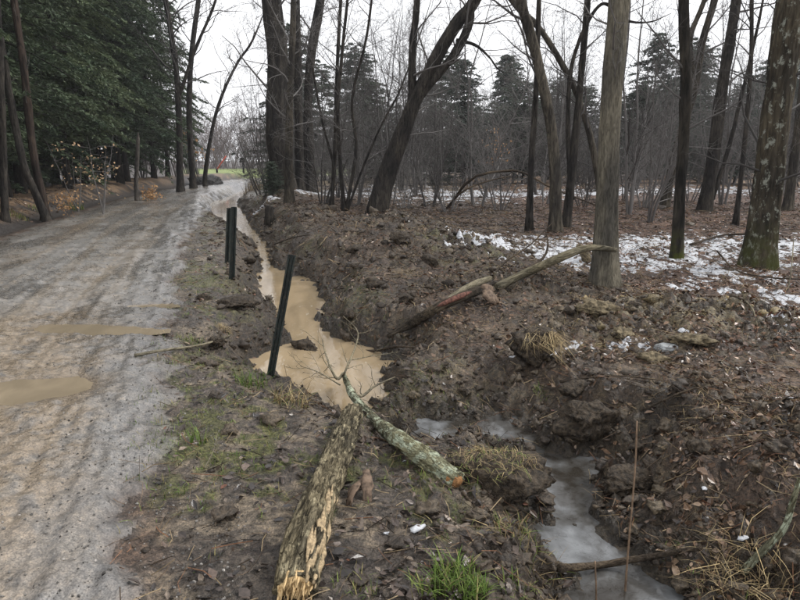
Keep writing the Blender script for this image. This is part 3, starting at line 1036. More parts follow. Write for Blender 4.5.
SPH = [8.5, 7.5, 8.0, 8.5]
for me in [h[0] for h in HEM + SPR]:
    me.materials.append(M['bark_dark'])
for h in HEM:
    h[1].materials.append(M['hemlock'])
for h in SPR:
    h[1].materials.append(M['spruce'])


def place(proto, name, label, x, y, sc, rz, group, cat='tree', dz=0.0):
    r = thing(name, label, cat, (x, y, hz(x, y) + dz), group, rz, sc)
    link('trunk', proto[0], None, r)
    link('crown', proto[1], None, r)
    return r


def roadx(y):
    ys = [p[1] for p in ROADC[:10]]
    xs = [p[0] for p in ROADC[:10]]
    return float(np.interp(y, ys, xs))


rng = np.random.default_rng(77)
front = [(10.5, 5.8, 0), (13.5, 4.8, 1), (16.8, 5.2, 0), (20.0, 4.3, 0), (23.0, 4.8, 1), (26.3, 4.0, 0), (29.5, 4.4, 1), (32.5, 3.6, 0), (36, 4.2, 1), (40, 3.8, 0), (45, 4.2, 1)]
ORD = ['first', 'second', 'third', 'fourth', 'fifth', 'sixth', 'seventh', 'eighth', 'ninth', 'tenth', 'last']
for k, (y, s, v) in enumerate(front):
    place(HEM[v], 'hemlock_tree', ('nearest' if k == 0 else ORD[k]) + ' dark hemlock of the front row along the left roadside' + ('' if k == 0 else ', counted from the camera'), roadx(y) - s, y, rng.uniform(.92, 1.1), rng.uniform(0, 6.28), 'hemlocks along the left side of the road')
back = [(8, 11), (12, 9.5), (15.5, 8.6), (19, 9), (22.5, 8.2), (26, 8.6), (30, 8), (34.5, 7.6), (39, 8.4), (17, 13), (22, 13), (27, 13), (33, 12), (12, 15), (42, 11), (38, 14), (24, 17.5), (31, 17), (17, 18), (47, 8), (28, 6.2), (33, 6.4), (37.5, 6.2), (42, 7), (45, 13), (50, 10), (20.5, 6.8), (41, 17)]
for k, (y, s) in enumerate(back):
    place(HEM[[2, 0, 2][k % 3]], 'hemlock_tree', 'dark hemlock deeper in the shade behind the front row', roadx(y) - s, y, rng.uniform(.9, 1.2), rng.uniform(0, 6.28), 'hemlocks behind the front row')

# spruces across the snowy clearing
spr = [(466, 62, 38, 'pointed grey-green spruce rising right of the leaning tree'), (527, 84, 37, 'broad grey-green spruce behind the slender blackish trunk'),
       (432, 104, 36, 'low dark spruce close under the leaning tree'), (583, 90, 37, 'spruce seen between the crossing stems and the tan trunk'),
       (642, 84, 36, 'spruce showing just right of the tan trunk'), (694, 98, 37, 'spruce veiled by twigs behind the stout brown trunk'),
       (745, 88, 35, 'spruce behind the thin dark sapling'), (498, 108, 42, 'short spruce in the gap between two taller ones'),
       (392, 118, 40, 'spruce half hidden by brush left of the leaning tree'), (800, 86, 34, 'spruce at the right edge behind the lichen-spotted tree'),
       (552, 100, 42, 'spruce filling the gap right of the broad one'), (618, 104, 42, 'spruce hidden mostly by the tan trunk'),
       (668, 92, 43, 'spruce between mossy-footed trunk and tan trunk'), (722, 104, 42, 'spruce glimpsed just right of the stout brown trunk'), (360, 128, 44, 'dim spruce behind the multi-stemmed sapling')]
for k, (px, py, Y, lab) in enumerate(spr):
    py -= 4
    p = W(px, py, Y)
    g = hz(p[0], Y)
    h = p[2] - g
    v = [0, 1, 3, 1, 2, 3, 1, 2, 3, 0, 3, 1, 2, 0, 1][k]
    place(SPR[v], 'spruce_tree', lab, p[0], Y, h / SPH[v], rng.uniform(0, 6.28), 'spruces across the snowy clearing')
for k in range(30):
    x, y = -7 + k * 1.9 + rng.uniform(-1, 1), rng.uniform(43, 58)
    place(SPR[(k * 3) % 4], 'spruce_tree', 'distant spruce in the back row beyond the clearing', x, y, rng.uniform(.7, 1.25), rng.uniform(0, 6.28), 'spruces in the back row')
# low evergreen bush by the road bend
place(SPR[1], 'evergreen_bush', 'low dark evergreen bush at the road edge before the bend', *W(272, 190, 23)[:2], .17, .3, None, 'bush')


# ------------------------------------------------------------------ bare brush
def brush(seed, H, nst, spread, kids=5, depth=1, nb=18, rm=.0034, nseg=6, sd=4):
    rng = np.random.default_rng(seed)
    sb, cb = Buf(), Buf()
    for k in range(nst):
        a = rng.uniform(0, 6.28)
        d = np.array([math.cos(a) * spread, math.sin(a) * spread, 1])
        P = wander(rng, np.array([math.cos(a) * .12, math.sin(a) * .12, -.1]), d, H * rng.uniform(.7, 1.1), 10, .09, .05)
        rad = np.linspace(.006 * H, .003, 10)
        tube(sb, P, rad, 5, False)
        sprout(cb, rng, P, rad, nb, .12, .98, H * .30, depth, (30, 70), .05, .14, .5, kids, sd, rm, .5, None, nseg)
    return sb.mesh('stems'), cb.mesh('twigs')


BR = [brush(301, 4.2, 6, .35, 8), brush(302, 5.5, 5, .22, 9), brush(303, 3.2, 8, .5, 7), brush(304, 7.0, 3, .15, 10, 1, 26)]
FARBR = [brush(311, 8, 2, .18, 4, 1, 15, .017, 3, 3), brush(312, 6, 3, .3, 3, 1, 12, .017, 3, 3)]
for a, b in BR:
    a.materials.append(M['twig'])
    b.materials.append(M['twig'])
for a, b in FARBR:
    a.materials.append(M['twig_far'])
    b.materials.append(M['twig_far'])


def place_brush(proto, label, x, y, sc, rz, group):
    r = thing('bare_shrub', label, 'shrub', (x, y, hz(x, y)), group, rz, sc)
    link('stems', proto[0], None, r)
    link('twigs', proto[1], None, r)


rng = np.random.default_rng(5)
near_sp = [(322, 20), (355, 19.5), (368, 21), (392, 20), (405, 18.5), (430, 19), (450, 17.5), (478, 19.5), (500, 18), (545, 20), (585, 19), (632, 16.5), (645, 18), (652, 14.5), (690, 20), (725, 19), (760, 18), (780, 19), (622, 21), (338, 23)]
for k, (px, Y) in enumerate(near_sp):
    p = W(px, 190, Y)
    place_brush(BR[k % 4], 'leafless twiggy shrub in the thicket behind the first trees', p[0], Y, rng.uniform(.7, 1.1), rng.uniform(0, 6.28), 'thicket shrubs behind the first trees')
for k in range(74):
    px = rng.uniform(255, 900)
    Y = rng.uniform(23, 42)
    if px < 330:
        Y = rng.uniform(28, 40)
    p = W(px, 180, Y)
    place_brush(BR[k % 4], 'leafless grey shrub in front of the spruces', p[0], Y, rng.uniform(.8, 1.35), rng.uniform(0, 6.28), 'brush in front of the spruces')
for k in range(12):
    px, Y = rng.uniform(140, 205), rng.uniform(44, 58)
    p = W(px, 175, Y)
    if abs(p[0] - roadx(Y)) < 3:
        continue
    place_brush(BR[(k % 2) * 2 + 1], 'leafless young tree near the road bend', p[0], Y, rng.uniform(.9, 1.4), rng.uniform(0, 6.28), 'young trees near the road bend')

# far wood that reads as one mass
fw = Buf()


def mesh_np(me):
    V = np.empty(len(me.vertices) * 3, np.float32)
    me.vertices.foreach_get('co', V)
    n = len(me.loops)
    li = np.empty(n, np.int32)
    me.loops.foreach_get('vertex_index', li)
    return V.reshape(-1, 3), li.reshape(-1, 4)


FN = [(mesh_np(a), mesh_np(b)) for a, b in FARBR]
for k in range(170):
    x, y = (rng.uniform(-.36, -.17) * 115 if k % 3 == 0 else rng.uniform(-62, -12) if k % 3 == 1 else rng.uniform(-75, 70)), rng.uniform(98, 135)
    sc, rz = rng.uniform(.9, 1.55), rng.uniform(0, 6.28)
    c, s_ = math.cos(rz) * sc, math.sin(rz) * sc
    z = hz(x, y)
    for V, Q in FN[k % 2]:
        fw.add(np.stack([V[:, 0] * c - V[:, 1] * s_ + x, V[:, 0] * s_ + V[:, 1] * c + y, V[:, 2] * sc + z], -1), Q)
tag(link('far_wood', fw.mesh('far_wood'), M['twig_far']), 'hazy purplish wood of bare trees beyond the lawn', 'wood', kind='stuff')


# ------------------------------------------------------------------ scattered litter (uncountable)
def fan_points(rng, n, r0, r1, a0=-40, a1=40, power=0.0):
    u = rng.random(n)
    if power == 0:
        r = np.exp(np.log(r0) + u * (np.log(r1) - np.log(r0)))
    else:
        r = (r0 ** power + u * (r1 ** power - r0 ** power)) ** (1 / power)
    a = R(a0) + rng.random(n) * R(a1 - a0)
    return OX + r * np.sin(a), OY + r * np.cos(a)


def normals(x, y, e=.03):
    z0 = terrain(x, y)
    nx = (z0 - terrain(x + e, y)) / e
    ny = (z0 - terrain(x, y + e)) / e
    N = np.stack([nx, ny, np.ones_like(nx)], -1)
    return z0, N / np.linalg.norm(N, axis=1)[:, None]


def frames(N, rng, tilt):
    N = N + rng.normal(0, 1, N.shape) * np.asarray(tilt)[:, None]
    N /= np.linalg.norm(N, axis=1)[:, None]
    q = rng.normal(0, 1, N.shape)
    U = np.cross(N, q)
    U /= np.linalg.norm(U, axis=1)[:, None]
    return U, np.cross(N, U), N


def palette(rng, n, cols, p):
    cols = np.array(cols)
    i = rng.choice(len(cols), n, p=np.array(p) / np.sum(p))
    return cols[i] * rng.uniform(.65, 1.35, n)[:, None]


# fallen leaves
rng = np.random.default_rng(900)
x, y = fan_points(rng, 230000, 3.4, 34, -40, 41, .25)
z, DD = terrain(x, y, True)
sv = DD['s']
pk = np.where(sv > 0, .15 + .25 * sst(2.2, 3.2, sv) + .6 * sst(3.4, 5.0, sv), .9 * sst(2.3, 3.2, -sv))
pk = pk * np.where(DD['dist'] > .25, .62 + .3 * sst(1.0, 2.2, x), 1.0) * (1 - DD['wroad']) ** 2 * (DD['de'] > .03)
pk = pk * (.12 + .88 * sst(-.25, .35, DD['n1'] * .7 + .7 * DD['n2'] + .4 * DD['n3']))
ok = rng.random(len(x)) < pk
x, y, sv = x[ok], y[ok], sv[ok]
z, N = normals(x, y)
n = len(x)
U, Vv, Nn = frames(N, rng, rng.uniform(.12, .5, n))
dist = np.hypot(x, y)
sz_ = np.minimum(.009 * np.exp(rng.normal(.72, .38, n)), .034) * (1 + .25 * np.clip((dist - 6) / 10, 0, 2.5))
prof = [(-1, 0), (-.25, .62), (.45, .5), (1.05, 0), (.45, -.5), (-.25, -.62)]
curl = rng.uniform(-.3, .9, n)
C0 = np.stack([x, y, z + rng.uniform(.003, .020, n)], -1)
Vs = []
for a, b in prof:
    bb = b * rng.uniform(.4, 1.25, n)
    Vs.append(C0 + U * (a * sz_)[:, None] + Vv * (bb * sz_)[:, None] + Nn * ((curl * abs(b) + .35 * curl * a * a) * sz_)[:, None])
LV = np.stack(Vs, 1).reshape(-1, 3)
base_i = np.arange(n)[:, None] * 6
LQ = np.concatenate([base_i + np.array([0, 3, 2, 1]), base_i + np.array([0, 5, 4, 3])])
LQ = LQ[:, ::-1]
near_sh = (sv > 0) & (y < 5.5) & (x < 1.2)
ca = palette(rng, n, [(.105, .064, .040), (.055, .037, .026), (.16, .10, .062), (.25, .175, .115), (.12, .052, .028), (.026, .020, .016)], [3, 2.4, 2.2, 1.2, .35, 1.6])
cb_ = palette(rng, n, [(.060, .045, .037), (.030, .024, .021), (.10, .072, .056), (.16, .125, .095), (.13, .055, .032)], [3, 3.4, 2, 1.0, .1])
lc = np.where(near_sh[:, None], cb_, ca)
lc = np.where(((x > 2.8) & ~near_sh)[:, None], lc * np.array([1.08, .92, .85]), lc)
tag(link('leaf_litter', raw_mesh('leaf_litter', LV, LQ, None, False, np.repeat(lc, 6, 0)), M['leaf']), 'dark wet fallen leaves carpeting the ground', 'leaves', kind='stuff')

# twigs, straw and pine needles lying about
rng = np.random.default_rng(901)
x, y = fan_points(rng, 46000, 3.6, 24, -36, 41, .2)
z, DD = terrain(x, y, True)
pk = np.where(DD['s'] > 0, .15 + .6 * sst(2.4, 4.4, DD['s']), .5 * sst(2.3, 3.2, -DD['s'])) * (1 - DD['wroad']) * (DD['de'] > .02)
ok = rng.random(len(x)) < pk
x, y = x[ok], y[ok]
z, N = normals(x, y, .08)
n = len(x)
U, Vv, Nn = frames(N, rng, np.full(n, .22))
ln = rng.uniform(.03, .22, n)  * (1 + np.clip((y - 5) / 12, 0, 1.2))
rd = rng.uniform(.0009, .0028, n) * (1 + np.clip((y - 5) / 8, 0, 1.5))
C0 = np.stack([x, y, z + rng.uniform(.006, .03, n)], -1)
bend = rng.normal(0, .12, n)
VV = []
for t in (-.5, 0, .5):
    c = C0 + U * (t * ln)[:, None] + Vv * (bend * ln * (1 - 4 * t * t))[:, None]
    for a in (0, 2.094, 4.189):
        VV.append(c + (Vv * math.cos(a) + Nn * math.sin(a)) * rd[:, None])
TV = np.stack(VV, 1).reshape(-1, 3)
bi = np.arange(n)[:, None] * 9
TQ = np.concatenate([bi + np.array([r * 3 + j, r * 3 + (j + 1) % 3, (r + 1) * 3 + (j + 1) % 3, (r + 1) * 3 + j]) for r in range(2) for j in range(3)])
tc_ = palette(rng, n, [(.045, .034, .026), (.11, .08, .055), (.25, .19, .115), (.16, .085, .050), (.030, .024, .019)], [2.5, 2.4, 1.8, 1.0, 1.4])
tag(link('twig_litter', raw_mesh('twig_litter', TV, TQ, None, False, np.repeat(tc_, 9, 0)), M['dry']), 'small twigs and straw lying over the leaves', 'twigs', kind='stuff')


# clods of mud
def ico(sub):
    import bmesh
    bm = bmesh.new()
    bmesh.ops.create_icosphere(bm, subdivisions=sub, radius=1)
    V = np.array([v.co[:] for v in bm.verts])
    F = np.array([[v.index for v in f.verts] for f in bm.faces])
    bm.free()
    return V, F


I1, I2, I3 = ico(1), ico(2), ico(4)


def lumpy(rng, ic, amp, ang=1.6):
    V, F = ic
    q = np.zeros(len(V))
    for k in range(7):
        d = unit(rng.normal(0, 1, 3))
        q += np.sin(V @ d * rng.uniform(1.5, 6) * ang + rng.uniform(0, 6.28)) / (1 + .25 * k)
    cut = unit(rng.normal(0, 1, 3))
    r = 1 + amp * q * .35
    V = V * r[:, None]
    for k in range(3):
        cut = unit(rng.normal(0, 1, 3))
        dd = V @ cut
        V = V - np.maximum(dd - .62, 0)[:, None] * cut * .85
    return V, F


rng = np.random.default_rng(902)
x, y = fan_points(rng, 46000, 3.6, 26, -24, 40, .2)
z, DD = terrain(x, y, True)
pk = (DD['dist'] > .2) * (.25 + .75 * DD['dist']) * (1 - DD['wroad']) ** 3 * (DD['de'] > -.01) * (DD['s'] > 2.0) + .05 * (DD['s'] > 1.7) * (DD['wroad'] < .6) * (DD['de'] > .05)
ok = rng.random(len(x)) < pk * .55
x, y, z = x[ok], y[ok], z[ok]
n = len(x)
def crumbly(ic, amp):
    V, F = lumpy(rng, ic, amp)
    return V * (1 + rng.normal(0, .11, len(V)))[:, None], F


templ = [crumbly(I1, .5) for _ in range(12)] + [crumbly(I2, .6) for _ in range(8)]
I3b = ico(3)
templ3 = []
for q_ in range(8):
    V, F = lumpy(rng, I3b, .5)
    nz_ = sum(perlin(V[:, 0] * f_ + V[:, 2] * f_, V[:, 1] * f_ - V[:, 2] * f_ * .7, q_) * a_ for f_, a_ in ((2.5, .2), (6, .18), (13, .12)))
    templ3.append((V * (1 + nz_)[:, None], F))
cbuf = Buf()
for k in range(n):
    big = rng.random() < .11
    V, F = (templ3[k % 8] if y[k] < 4.6 else templ[12 + k % 8]) if big else templ[k % 12]
    sc = rng.uniform(.028, .065) if big else rng.uniform(.007, .028)
    sc *= 1 + max(0, (y[k] - 6) / 14)
    a = rng.uniform(0, 6.28)
    c, q = math.cos(a), math.sin(a)
    s3 = sc * rng.uniform(.6, 1.3, 3) * np.array([1, 1, .75])
    W_ = V * s3
    col = np.array([(.062, .048, .034), (.040, .031, .023), (.085, .067, .046), (.11, .088, .058)][rng.choice(4, p=[.42, .34, .18, .06])])
    if abs(x[k] - 2.75) < 1.1 and abs(y[k] - 6.0) < .9 and rng.random() < .30:
        col = np.array((.21, .165, .085)) * rng.uniform(.6, 1.2)
    cbuf.add(np.stack([W_[:, 0] * c - W_[:, 1] * q + x[k], W_[:, 0] * q + W_[:, 1] * c + y[k], W_[:, 2] + z[k] + sc * .05], -1), None, F, col)
tm = NT('crumbly_soil')
at_ = tm.n('Attribute', attribute_name='Col')
fz = tm.noise(45, 5, .65, tm.n('NewGeometry').outputs['Position'])
tm.put(Base_Color=tm.mix(1.0, at_.outputs['Color'], tm.ramp(fz.outputs['Fac'], [(.38, (.5, .5, .5)), (.62, (1.55, 1.5, 1.45))]).outputs['Color'], 'MULTIPLY'), Roughness=.45, Specular_IOR_Level=.35, Normal=tm.bump(fz.outputs['Fac'], .8, .02))
M['soil'] = tm.m
tag(link('soil_clods', cbuf.mesh('soil_clods', color=True, smooth=True), M['soil']), 'crumbled dark soil clods on the ditch spoil', 'soil', kind='stuff')

# road gravel
rng = np.random.default_rng(903)
x, y = fan_points(rng, 12000, 3.6, 16, -40, 10, .2)
z, DD = terrain(x, y, True)
ok = (np.abs(DD['s']) < 2.3) & (DD['pm'] < .3) & (rng.random(len(x)) < .25 + .75 * sst(.9, 1.6, np.abs(DD['s'])))
x, y, z = x[ok], y[ok], z[ok]
gb = Buf()
for k in range(len(x)):
    V, F = templ[k % 12]
    sc = rng.uniform(.002, .008) * (1 + max(0, (y[k] - 5) / 12))
    g_ = rng.choice([.09, .13, .18, .24, .34], p=[.25, .3, .27, .15, .03])
    gb.add(V * sc * rng.uniform(.7, 1.3, 3) + np.array([x[k], y[k], z[k] + sc * .25]), None, F, np.array([g_, g_ * .96, g_ * .90]))
x, y = fan_points(rng, 26000, 3.6, 12, -40, 6, .2)
z, DD = terrain(x, y, True)
nq = perlin(x * 4, y * 4, 51)
ok = (np.exp(-((DD['s'] - 1.85) / .42) ** 2) * sst(-.1, .4, nq) * .7 > rng.random(len(x))) & (DD['pm'] < .3)
x, y, z = x[ok], y[ok], z[ok]
for k in range(len(x)):
    V, F = templ[k % 12]
    sc = .0016 * math.exp(rng.normal(.55, .45)) * (1 + max(0, (y[k] - 4) / 6))
    g_ = rng.choice([.035, .06, .10, .16], p=[.3, .3, .25, .15])
    gb.add(V * sc * rng.uniform(.7, 1.3, 3) + np.array([x[k], y[k], z[k] + sc * .15]), None, F, np.array([g_, g_ * .95, g_ * .88]))
tag(link('gravel', gb.mesh('gravel', color=True, smooth=False), M['soil']), 'loose gravel along the road surface', 'gravel', kind='stuff')


# ------------------------------------------------------------------ grass
def blades(buf, rng, P, N, L, w, cols, lean=.5, bias=None):
    n = len(P)
    az = rng.uniform(0, 6.28, n)
    d = np.stack([np.cos(az), np.sin(az), np.zeros(n)], -1) * (lean * rng.uniform(.2, 1.2, n))[:, None]
    if bias is not None:
        d = d + bias
    sd = np.stack([-np.sin(az), np.cos(az), np.zeros(n)], -1)
    up = np.array([0, 0, 1.0])
    Vs = []
    for t, ww in ((0, 1), (.45, .85), (.8, .5), (1, 0)):
        c = P + (up * t * (1 - .35 * t * np.linalg.norm(d, axis=1)[:, None]) + d * t * t * .9) * L[:, None]
        if ww > 0:
            Vs += [c + sd * (w * ww * .5)[:, None], c - sd * (w * ww * .5)[:, None]]
        else:
            Vs += [c]
    V = np.stack(Vs, 1).reshape(-1, 3)
    b = np.arange(n)[:, None] * 7
    Q = np.concatenate([b + np.array([0, 1, 3, 2]), b + np.array([2, 3, 5, 4])])
    T = b + np.array([4, 5, 6])
    buf.add(V, Q, T, np.repeat(cols, 7, 0))


GREEN = [(.060, .105, .018), (.10, .15, .03), (.15, .19, .05), (.22, .19, .08)]
STRAW = [(.33, .25, .13), (.22, .16, .085), (.42, .33, .18), (.12, .085, .05)]

# sparse short grass and moss over the shoulder
rng = np.random.default_rng(910)
x, y = fan_points(rng, 90000, 3.6, 13, -36, 36, .2)
z, DD = terrain(x, y, True)
nE = perlin(x * .8, y * .8, 25)
nB = perlin(x * 5.3, y * 5.3, 22)
nC = perlin(x * 11, y * 11, 23)
pat = sst(-.10, .26, nE * .6 + nB * .5 + nC * .4) * (DD['s'] > 1.75) * (DD['s'] < 4.4)
mos = np.exp(-(((x - 1.3) / 1.1) ** 2 + ((y - 9.6) / 1.6) ** 2))
ok = rng.random(len(x)) < np.clip(pat * .6 + mos * .2 * (nB > .1), 0, 1) * (DD['de'] > .05)
x, y, z = x[ok], y[ok], z[ok]
n = len(x)
gbuf = Buf()
blades(gbuf, rng, np.stack([x, y, z - .003], -1), None, rng.uniform(.012, .055, n), rng.uniform(.002, .005, n), palette(rng, n, GREEN, [1.3, 1.6, 1.3, 1.6]), 1.2)
tag(link('sparse_grass', gbuf.mesh('sparse_grass', color=True), M['grass']), 'thin moss-green grass sprouting through the mud', 'grass', kind='stuff')


# flattened dead grass matted over the right bank and the spoil
rng = np.random.default_rng(911)
x, y = fan_points(rng, 60000, 3.8, 14, -8, 41, .2)
z, DD = terrain(x, y, True)
pk = sst(.0, .45, perlin(x * 1.7, y * 1.7, 71) + .5 * perlin(x * 5, y * 5, 72)) * (DD['s'] > 3.0) * (DD['de'] > .04) * (.35 + .65 * sst(1.0, 2.4, x))
ok = rng.random(len(x)) < pk * .8
x, y, z = x[ok], y[ok], z[ok]
n = len(x)
gbuf = Buf()
blades(gbuf, rng, np.stack([x, y, z], -1), None, rng.uniform(.03, .13, n) * (1 + np.clip((y - 4) / 10, 0, 1)), rng.uniform(.0015, .004, n) * (1 + np.clip((y - 4) / 8, 0, 1)),
       palette(rng, n, STRAW + [(.16, .08, .05), (.07, .05, .035)], [.8, 1.6, .5, 1.6, 1.3, 1.6]), 2.2, np.array([0, 0, -.2]))
tag(link('dead_grass', gbuf.mesh('dead_grass', color=True), M['grass']), 'flattened straw and dead grass matted on the right bank', 'grass', kind='stuff')


def tuft(px, py, label, n, L, rad, cols, p, seed, lean=.7, w=.005, name='grass_tuft', bias=None, cat='grass'):
    rng = np.random.default_rng(seed)
    c = G(px, py)
    a, r = rng.uniform(0, 6.28, n), rad * np.sqrt(rng.random(n))
    x, y = c[0] + r * np.cos(a), c[1] + r * np.sin(a)
    z = terrain(x, y) - .01
    b = Buf()
    blades(b, rng, np.stack([x, y, z], -1), None, L * rng.uniform(.45, 1.15, n), w * rng.uniform(.6, 1.3, n), palette(rng, n, cols, p), lean, bias)
    return tag(link(name, b.mesh(name, c, color=True), M['grass'], None, c), label, cat, 'grass tufts on the muddy shoulder')


tuft(460, 592, 'bright green grass tuft at the bottom edge of the picture', 330, .125, .12, GREEN, [2, 2.5, 1.5, .8], 1, .9, .006)
tuft(425, 596, 'small green tuft left of the bright bottom tuft', 45, .12, .06, GREEN, [2, 2, 1.5, 1], 2, .8)
tuft(252, 386, 'green grass tuft at the foot of the leaning post', 110, .17, .13, GREEN, [2.2, 2.2, 1, .6], 3, .9)
tuft(292, 402, 'straw-yellow grass tuft on the pool edge by the post', 130, .19, .13, STRAW + GREEN[2:], [2, 1.5, 1, 1, 1, .5], 4, 1.0, bias=np.array([.35, -.2, 0]))
tuft(197, 443, 'tuft of broad green blades alone on the shoulder', 34, .11, .05, GREEN, [2.5, 2, .6, .2], 5, .9, .006)
tuft(190, 340, 'yellow-green mossy tuft beside the long stick', 150, .085, .14, GREEN, [.6, 1.5, 2, 2], 6, .9, .004)
tuft(525, 540, 'brownish green tuft on the near bank of the grey stream', 150, .13, .17, STRAW + GREEN[1:], [1, 1.5, .5, 2, .8, 1, 1.2], 7, 1.1, .004)
tuft(222, 330, 'bleached straw hanging from the eroded bank', 70, .22, .08, STRAW, [2, 1.5, 1.5, .5], 8, .8, .004, bias=np.array([.5, -.3, -.7]))
tuft(740, 588, 'heap of bleached straw at the bottom right', 170, .26, .17, STRAW, [2, 1.5, 1.3, .8], 9, 1.3, .004, bias=np.array([-.2, -.2, -.25]))
tuft(520, 600, 'short green tuft between bottom tuft and slush', 60, .08, .10, GREEN, [1, 1.5, 1.5, 1], 10, 1)
tuft(540, 395, 'small green tuft above the grey stream', 40, .08, .06, GREEN, [1, 1.5, 1.5, 1], 11, 1)
tuft(355, 590, 'low green tuft right of the splintered log end', 60, .07, .10, GREEN, [1.2, 1.5, 1.2, 1.5], 12, 1, .004)
tuft(258, 190, 'tall straw-coloured grass clump at the road bend', 220, .9, .8, STRAW, [1, 1.5, 1, 1], 13, .5, .02)
tuft(15, 216, 'yellow-green sod at the left edge of the road', 160, .18, .35, GREEN + STRAW[:1], [.3, .8, 2, 2, 1], 14, .9, .012)
tuft(40, 212, 'second clump of yellow-green sod nearer the trunk', 120, .16, .3, GREEN + STRAW[:1], [.3, .8, 2, 2, 1], 15, .9, .012)
tuft(75, 210, 'dull green clump under the orange-leaved sapling', 130, .3, .35, GREEN, [2, 1, .4, .8], 16, .8, .012)


# ------------------------------------------------------------------ logs, limbs and sticks
def px_path(pts, n=16):
    """(px, py, lift) points on the ground"""
    P = []
    for p in pts:
        g = G(p[0], p[1])
        g[2] += p[2]
        P.append(g)
    return smooth_path(P, n)


def splinters(buf, rng, P0, P1, r, n, length):
    d = unit(P0 - P1)
    u = unit(np.cross(d, [.3, .2, 1]))
    v = np.cross(d, u)
    for k in range(n):
        a, q = rng.uniform(0, 6.28), r * math.sqrt(rng.random()) * .92
        b = P0 - d * .03 + (u * math.cos(a) + v * math.sin(a)) * q
        l = length * rng.uniform(.3, 1.2)
        w_ = r * rng.uniform(.05, .14)
        pts = np.array([b, b + d * l * .6, b + d * l + (u * rng.normal() + v * rng.normal()) * .006])
        tube(buf, pts, [w_, w_ * .75, w_ * .08], 5, True)


# the near log with the splintered end
P = px_path([(296, 600, .04), (305, 560, .065), (320, 515, .07), (338, 465, .075), (353, 425, .08)], 90)
rng = np.random.default_rng(50)
rad = np.interp(np.linspace(0, 1, 90), [0, .25, .6, 1], [.080, .088, .080, .066])
b = Buf()
tube(b, P, rad, 60, True, .24, 2.0, None, .17)
c0 = P[0].copy()
lg = thing('fallen_log', 'thick furrowed log with splintered pale end, nearest the camera', 'log', c0)
axis_link('bark', b, M['log'], lg, c0, P[-1] - P[0])
b = Buf()
tube(b, np.array([P[2], P[0] + (P[0] - P[2]) * .25]), [.072, .060], 18, True, .3, 2.0)
splinters(b, rng, P[0], P[4], .076, 120, .08)
link('broken_end', b.mesh('broken_end', c0), M['wood'], lg)
b = Buf()
d_ = unit(P[24] - P[0])
u_ = unit(np.cross(d_, [0, 0, 1]))
v_ = np.cross(u_, d_)
for k in range(34):
    t_ = rng.uniform(.02, .5)
    f_ = t_ * 89
    i_ = int(f_)
    p_ = P[i_] + (P[i_ + 1] - P[i_]) * (f_ - i_)
    a_ = rng.uniform(.2, 1.15)
    nn = u_ * math.cos(a_) + v_ * math.sin(a_)
    q_ = p_ + nn * rad[i_] * 1.03
    l_ = rng.uniform(.06, .20)
    tube(b, np.array([q_ - d_ * l_ * .5, q_ + nn * .004, q_ + d_ * l_ * .5]), [.003, rng.uniform(.008, .016), .002], 6, True)
link('stripped_wood', b.mesh('stripped_wood', c0), M['strip'], lg)

# lichen covered limb crossing its far end and reaching into the pool
P = px_path([(457, 490, .05), (430, 471, .055), (402, 452, .06), (377, 434, .08), (354, 414, .14), (344, 395, .20)], 30)
Pl = smooth_path(np.vstack([P[::3], P[-1:]]), 70)
rad = np.interp(np.linspace(0, 1, 30), [0, .3, .6, .8, 1], [.056, .055, .042, .027, .018])
b, tb = Buf(), Buf()
tube(b, Pl, np.interp(np.linspace(0, 1, 70), np.linspace(0, 1, 30), rad), 40, True, .24, 4.0, None, .16)
rng = np.random.default_rng(51)
c0 = P[0].copy()
E0 = P[-1]
lim = thing('fallen_limb', 'lichen-covered limb with orange broken end lying across the log', 'limb', c0)
def limb_arm(pts, r0, r1):
    Q = smooth_path(np.array(pts), 14)
    rd = np.linspace(r0, r1, 14)
    tb = Buf()
    tube(tb, Q, rd, 7, False, .12, r0 * 300)
    return Q, rd, tb
arms = [limb_arm([E0, W(336, 378, 4.75), W(326, 355, 5.1), W(322, 338, 5.4)], .015, .004), limb_arm([E0, W(345, 372, 4.9), W(356, 345, 5.3), W(357, 330, 5.6), W(343, 316, 6.0)], .012, .003),
        limb_arm([P[24], W(362, 396, 4.7), W(375, 386, 5.0), W(395, 377, 5.2)], .016, .006), limb_arm([W(340, 385, 4.6), W(318, 372, 4.8), W(300, 366, 5.0)], .006, .002),
        limb_arm([W(352, 360, 5.1), W(372, 356, 5.2), W(398, 352, 5.4)], .005, .002), limb_arm([P[17], W(400, 440, 3.9), W(408, 428, 3.95)], .010, .003)]
for Q, rd, tb in arms[:5]:
    sprout(tb, rng, Q, rd, 6, .2, .95, .30, 1, (30, 70), .03, .16, .6, 3, 4, .0018)
axis_link('bark', b, M['lichen_limb'], lim, c0, P[20] - P[0])
for Q, rd, tb in arms:
    link('branch', tb.mesh('limb_branch', c0), M['stick_pale'], lim)
b = Buf()
tube(b, np.array([P[1], P[0] + (P[0] - P[2]) * .15]), [.048, .030], 16, True, .3, 2.0)
splinters(b, rng, P[0], P[2], .048, 50, .045)
link('broken_end', b.mesh('broken_end', c0), M['wood_orange'], lim)

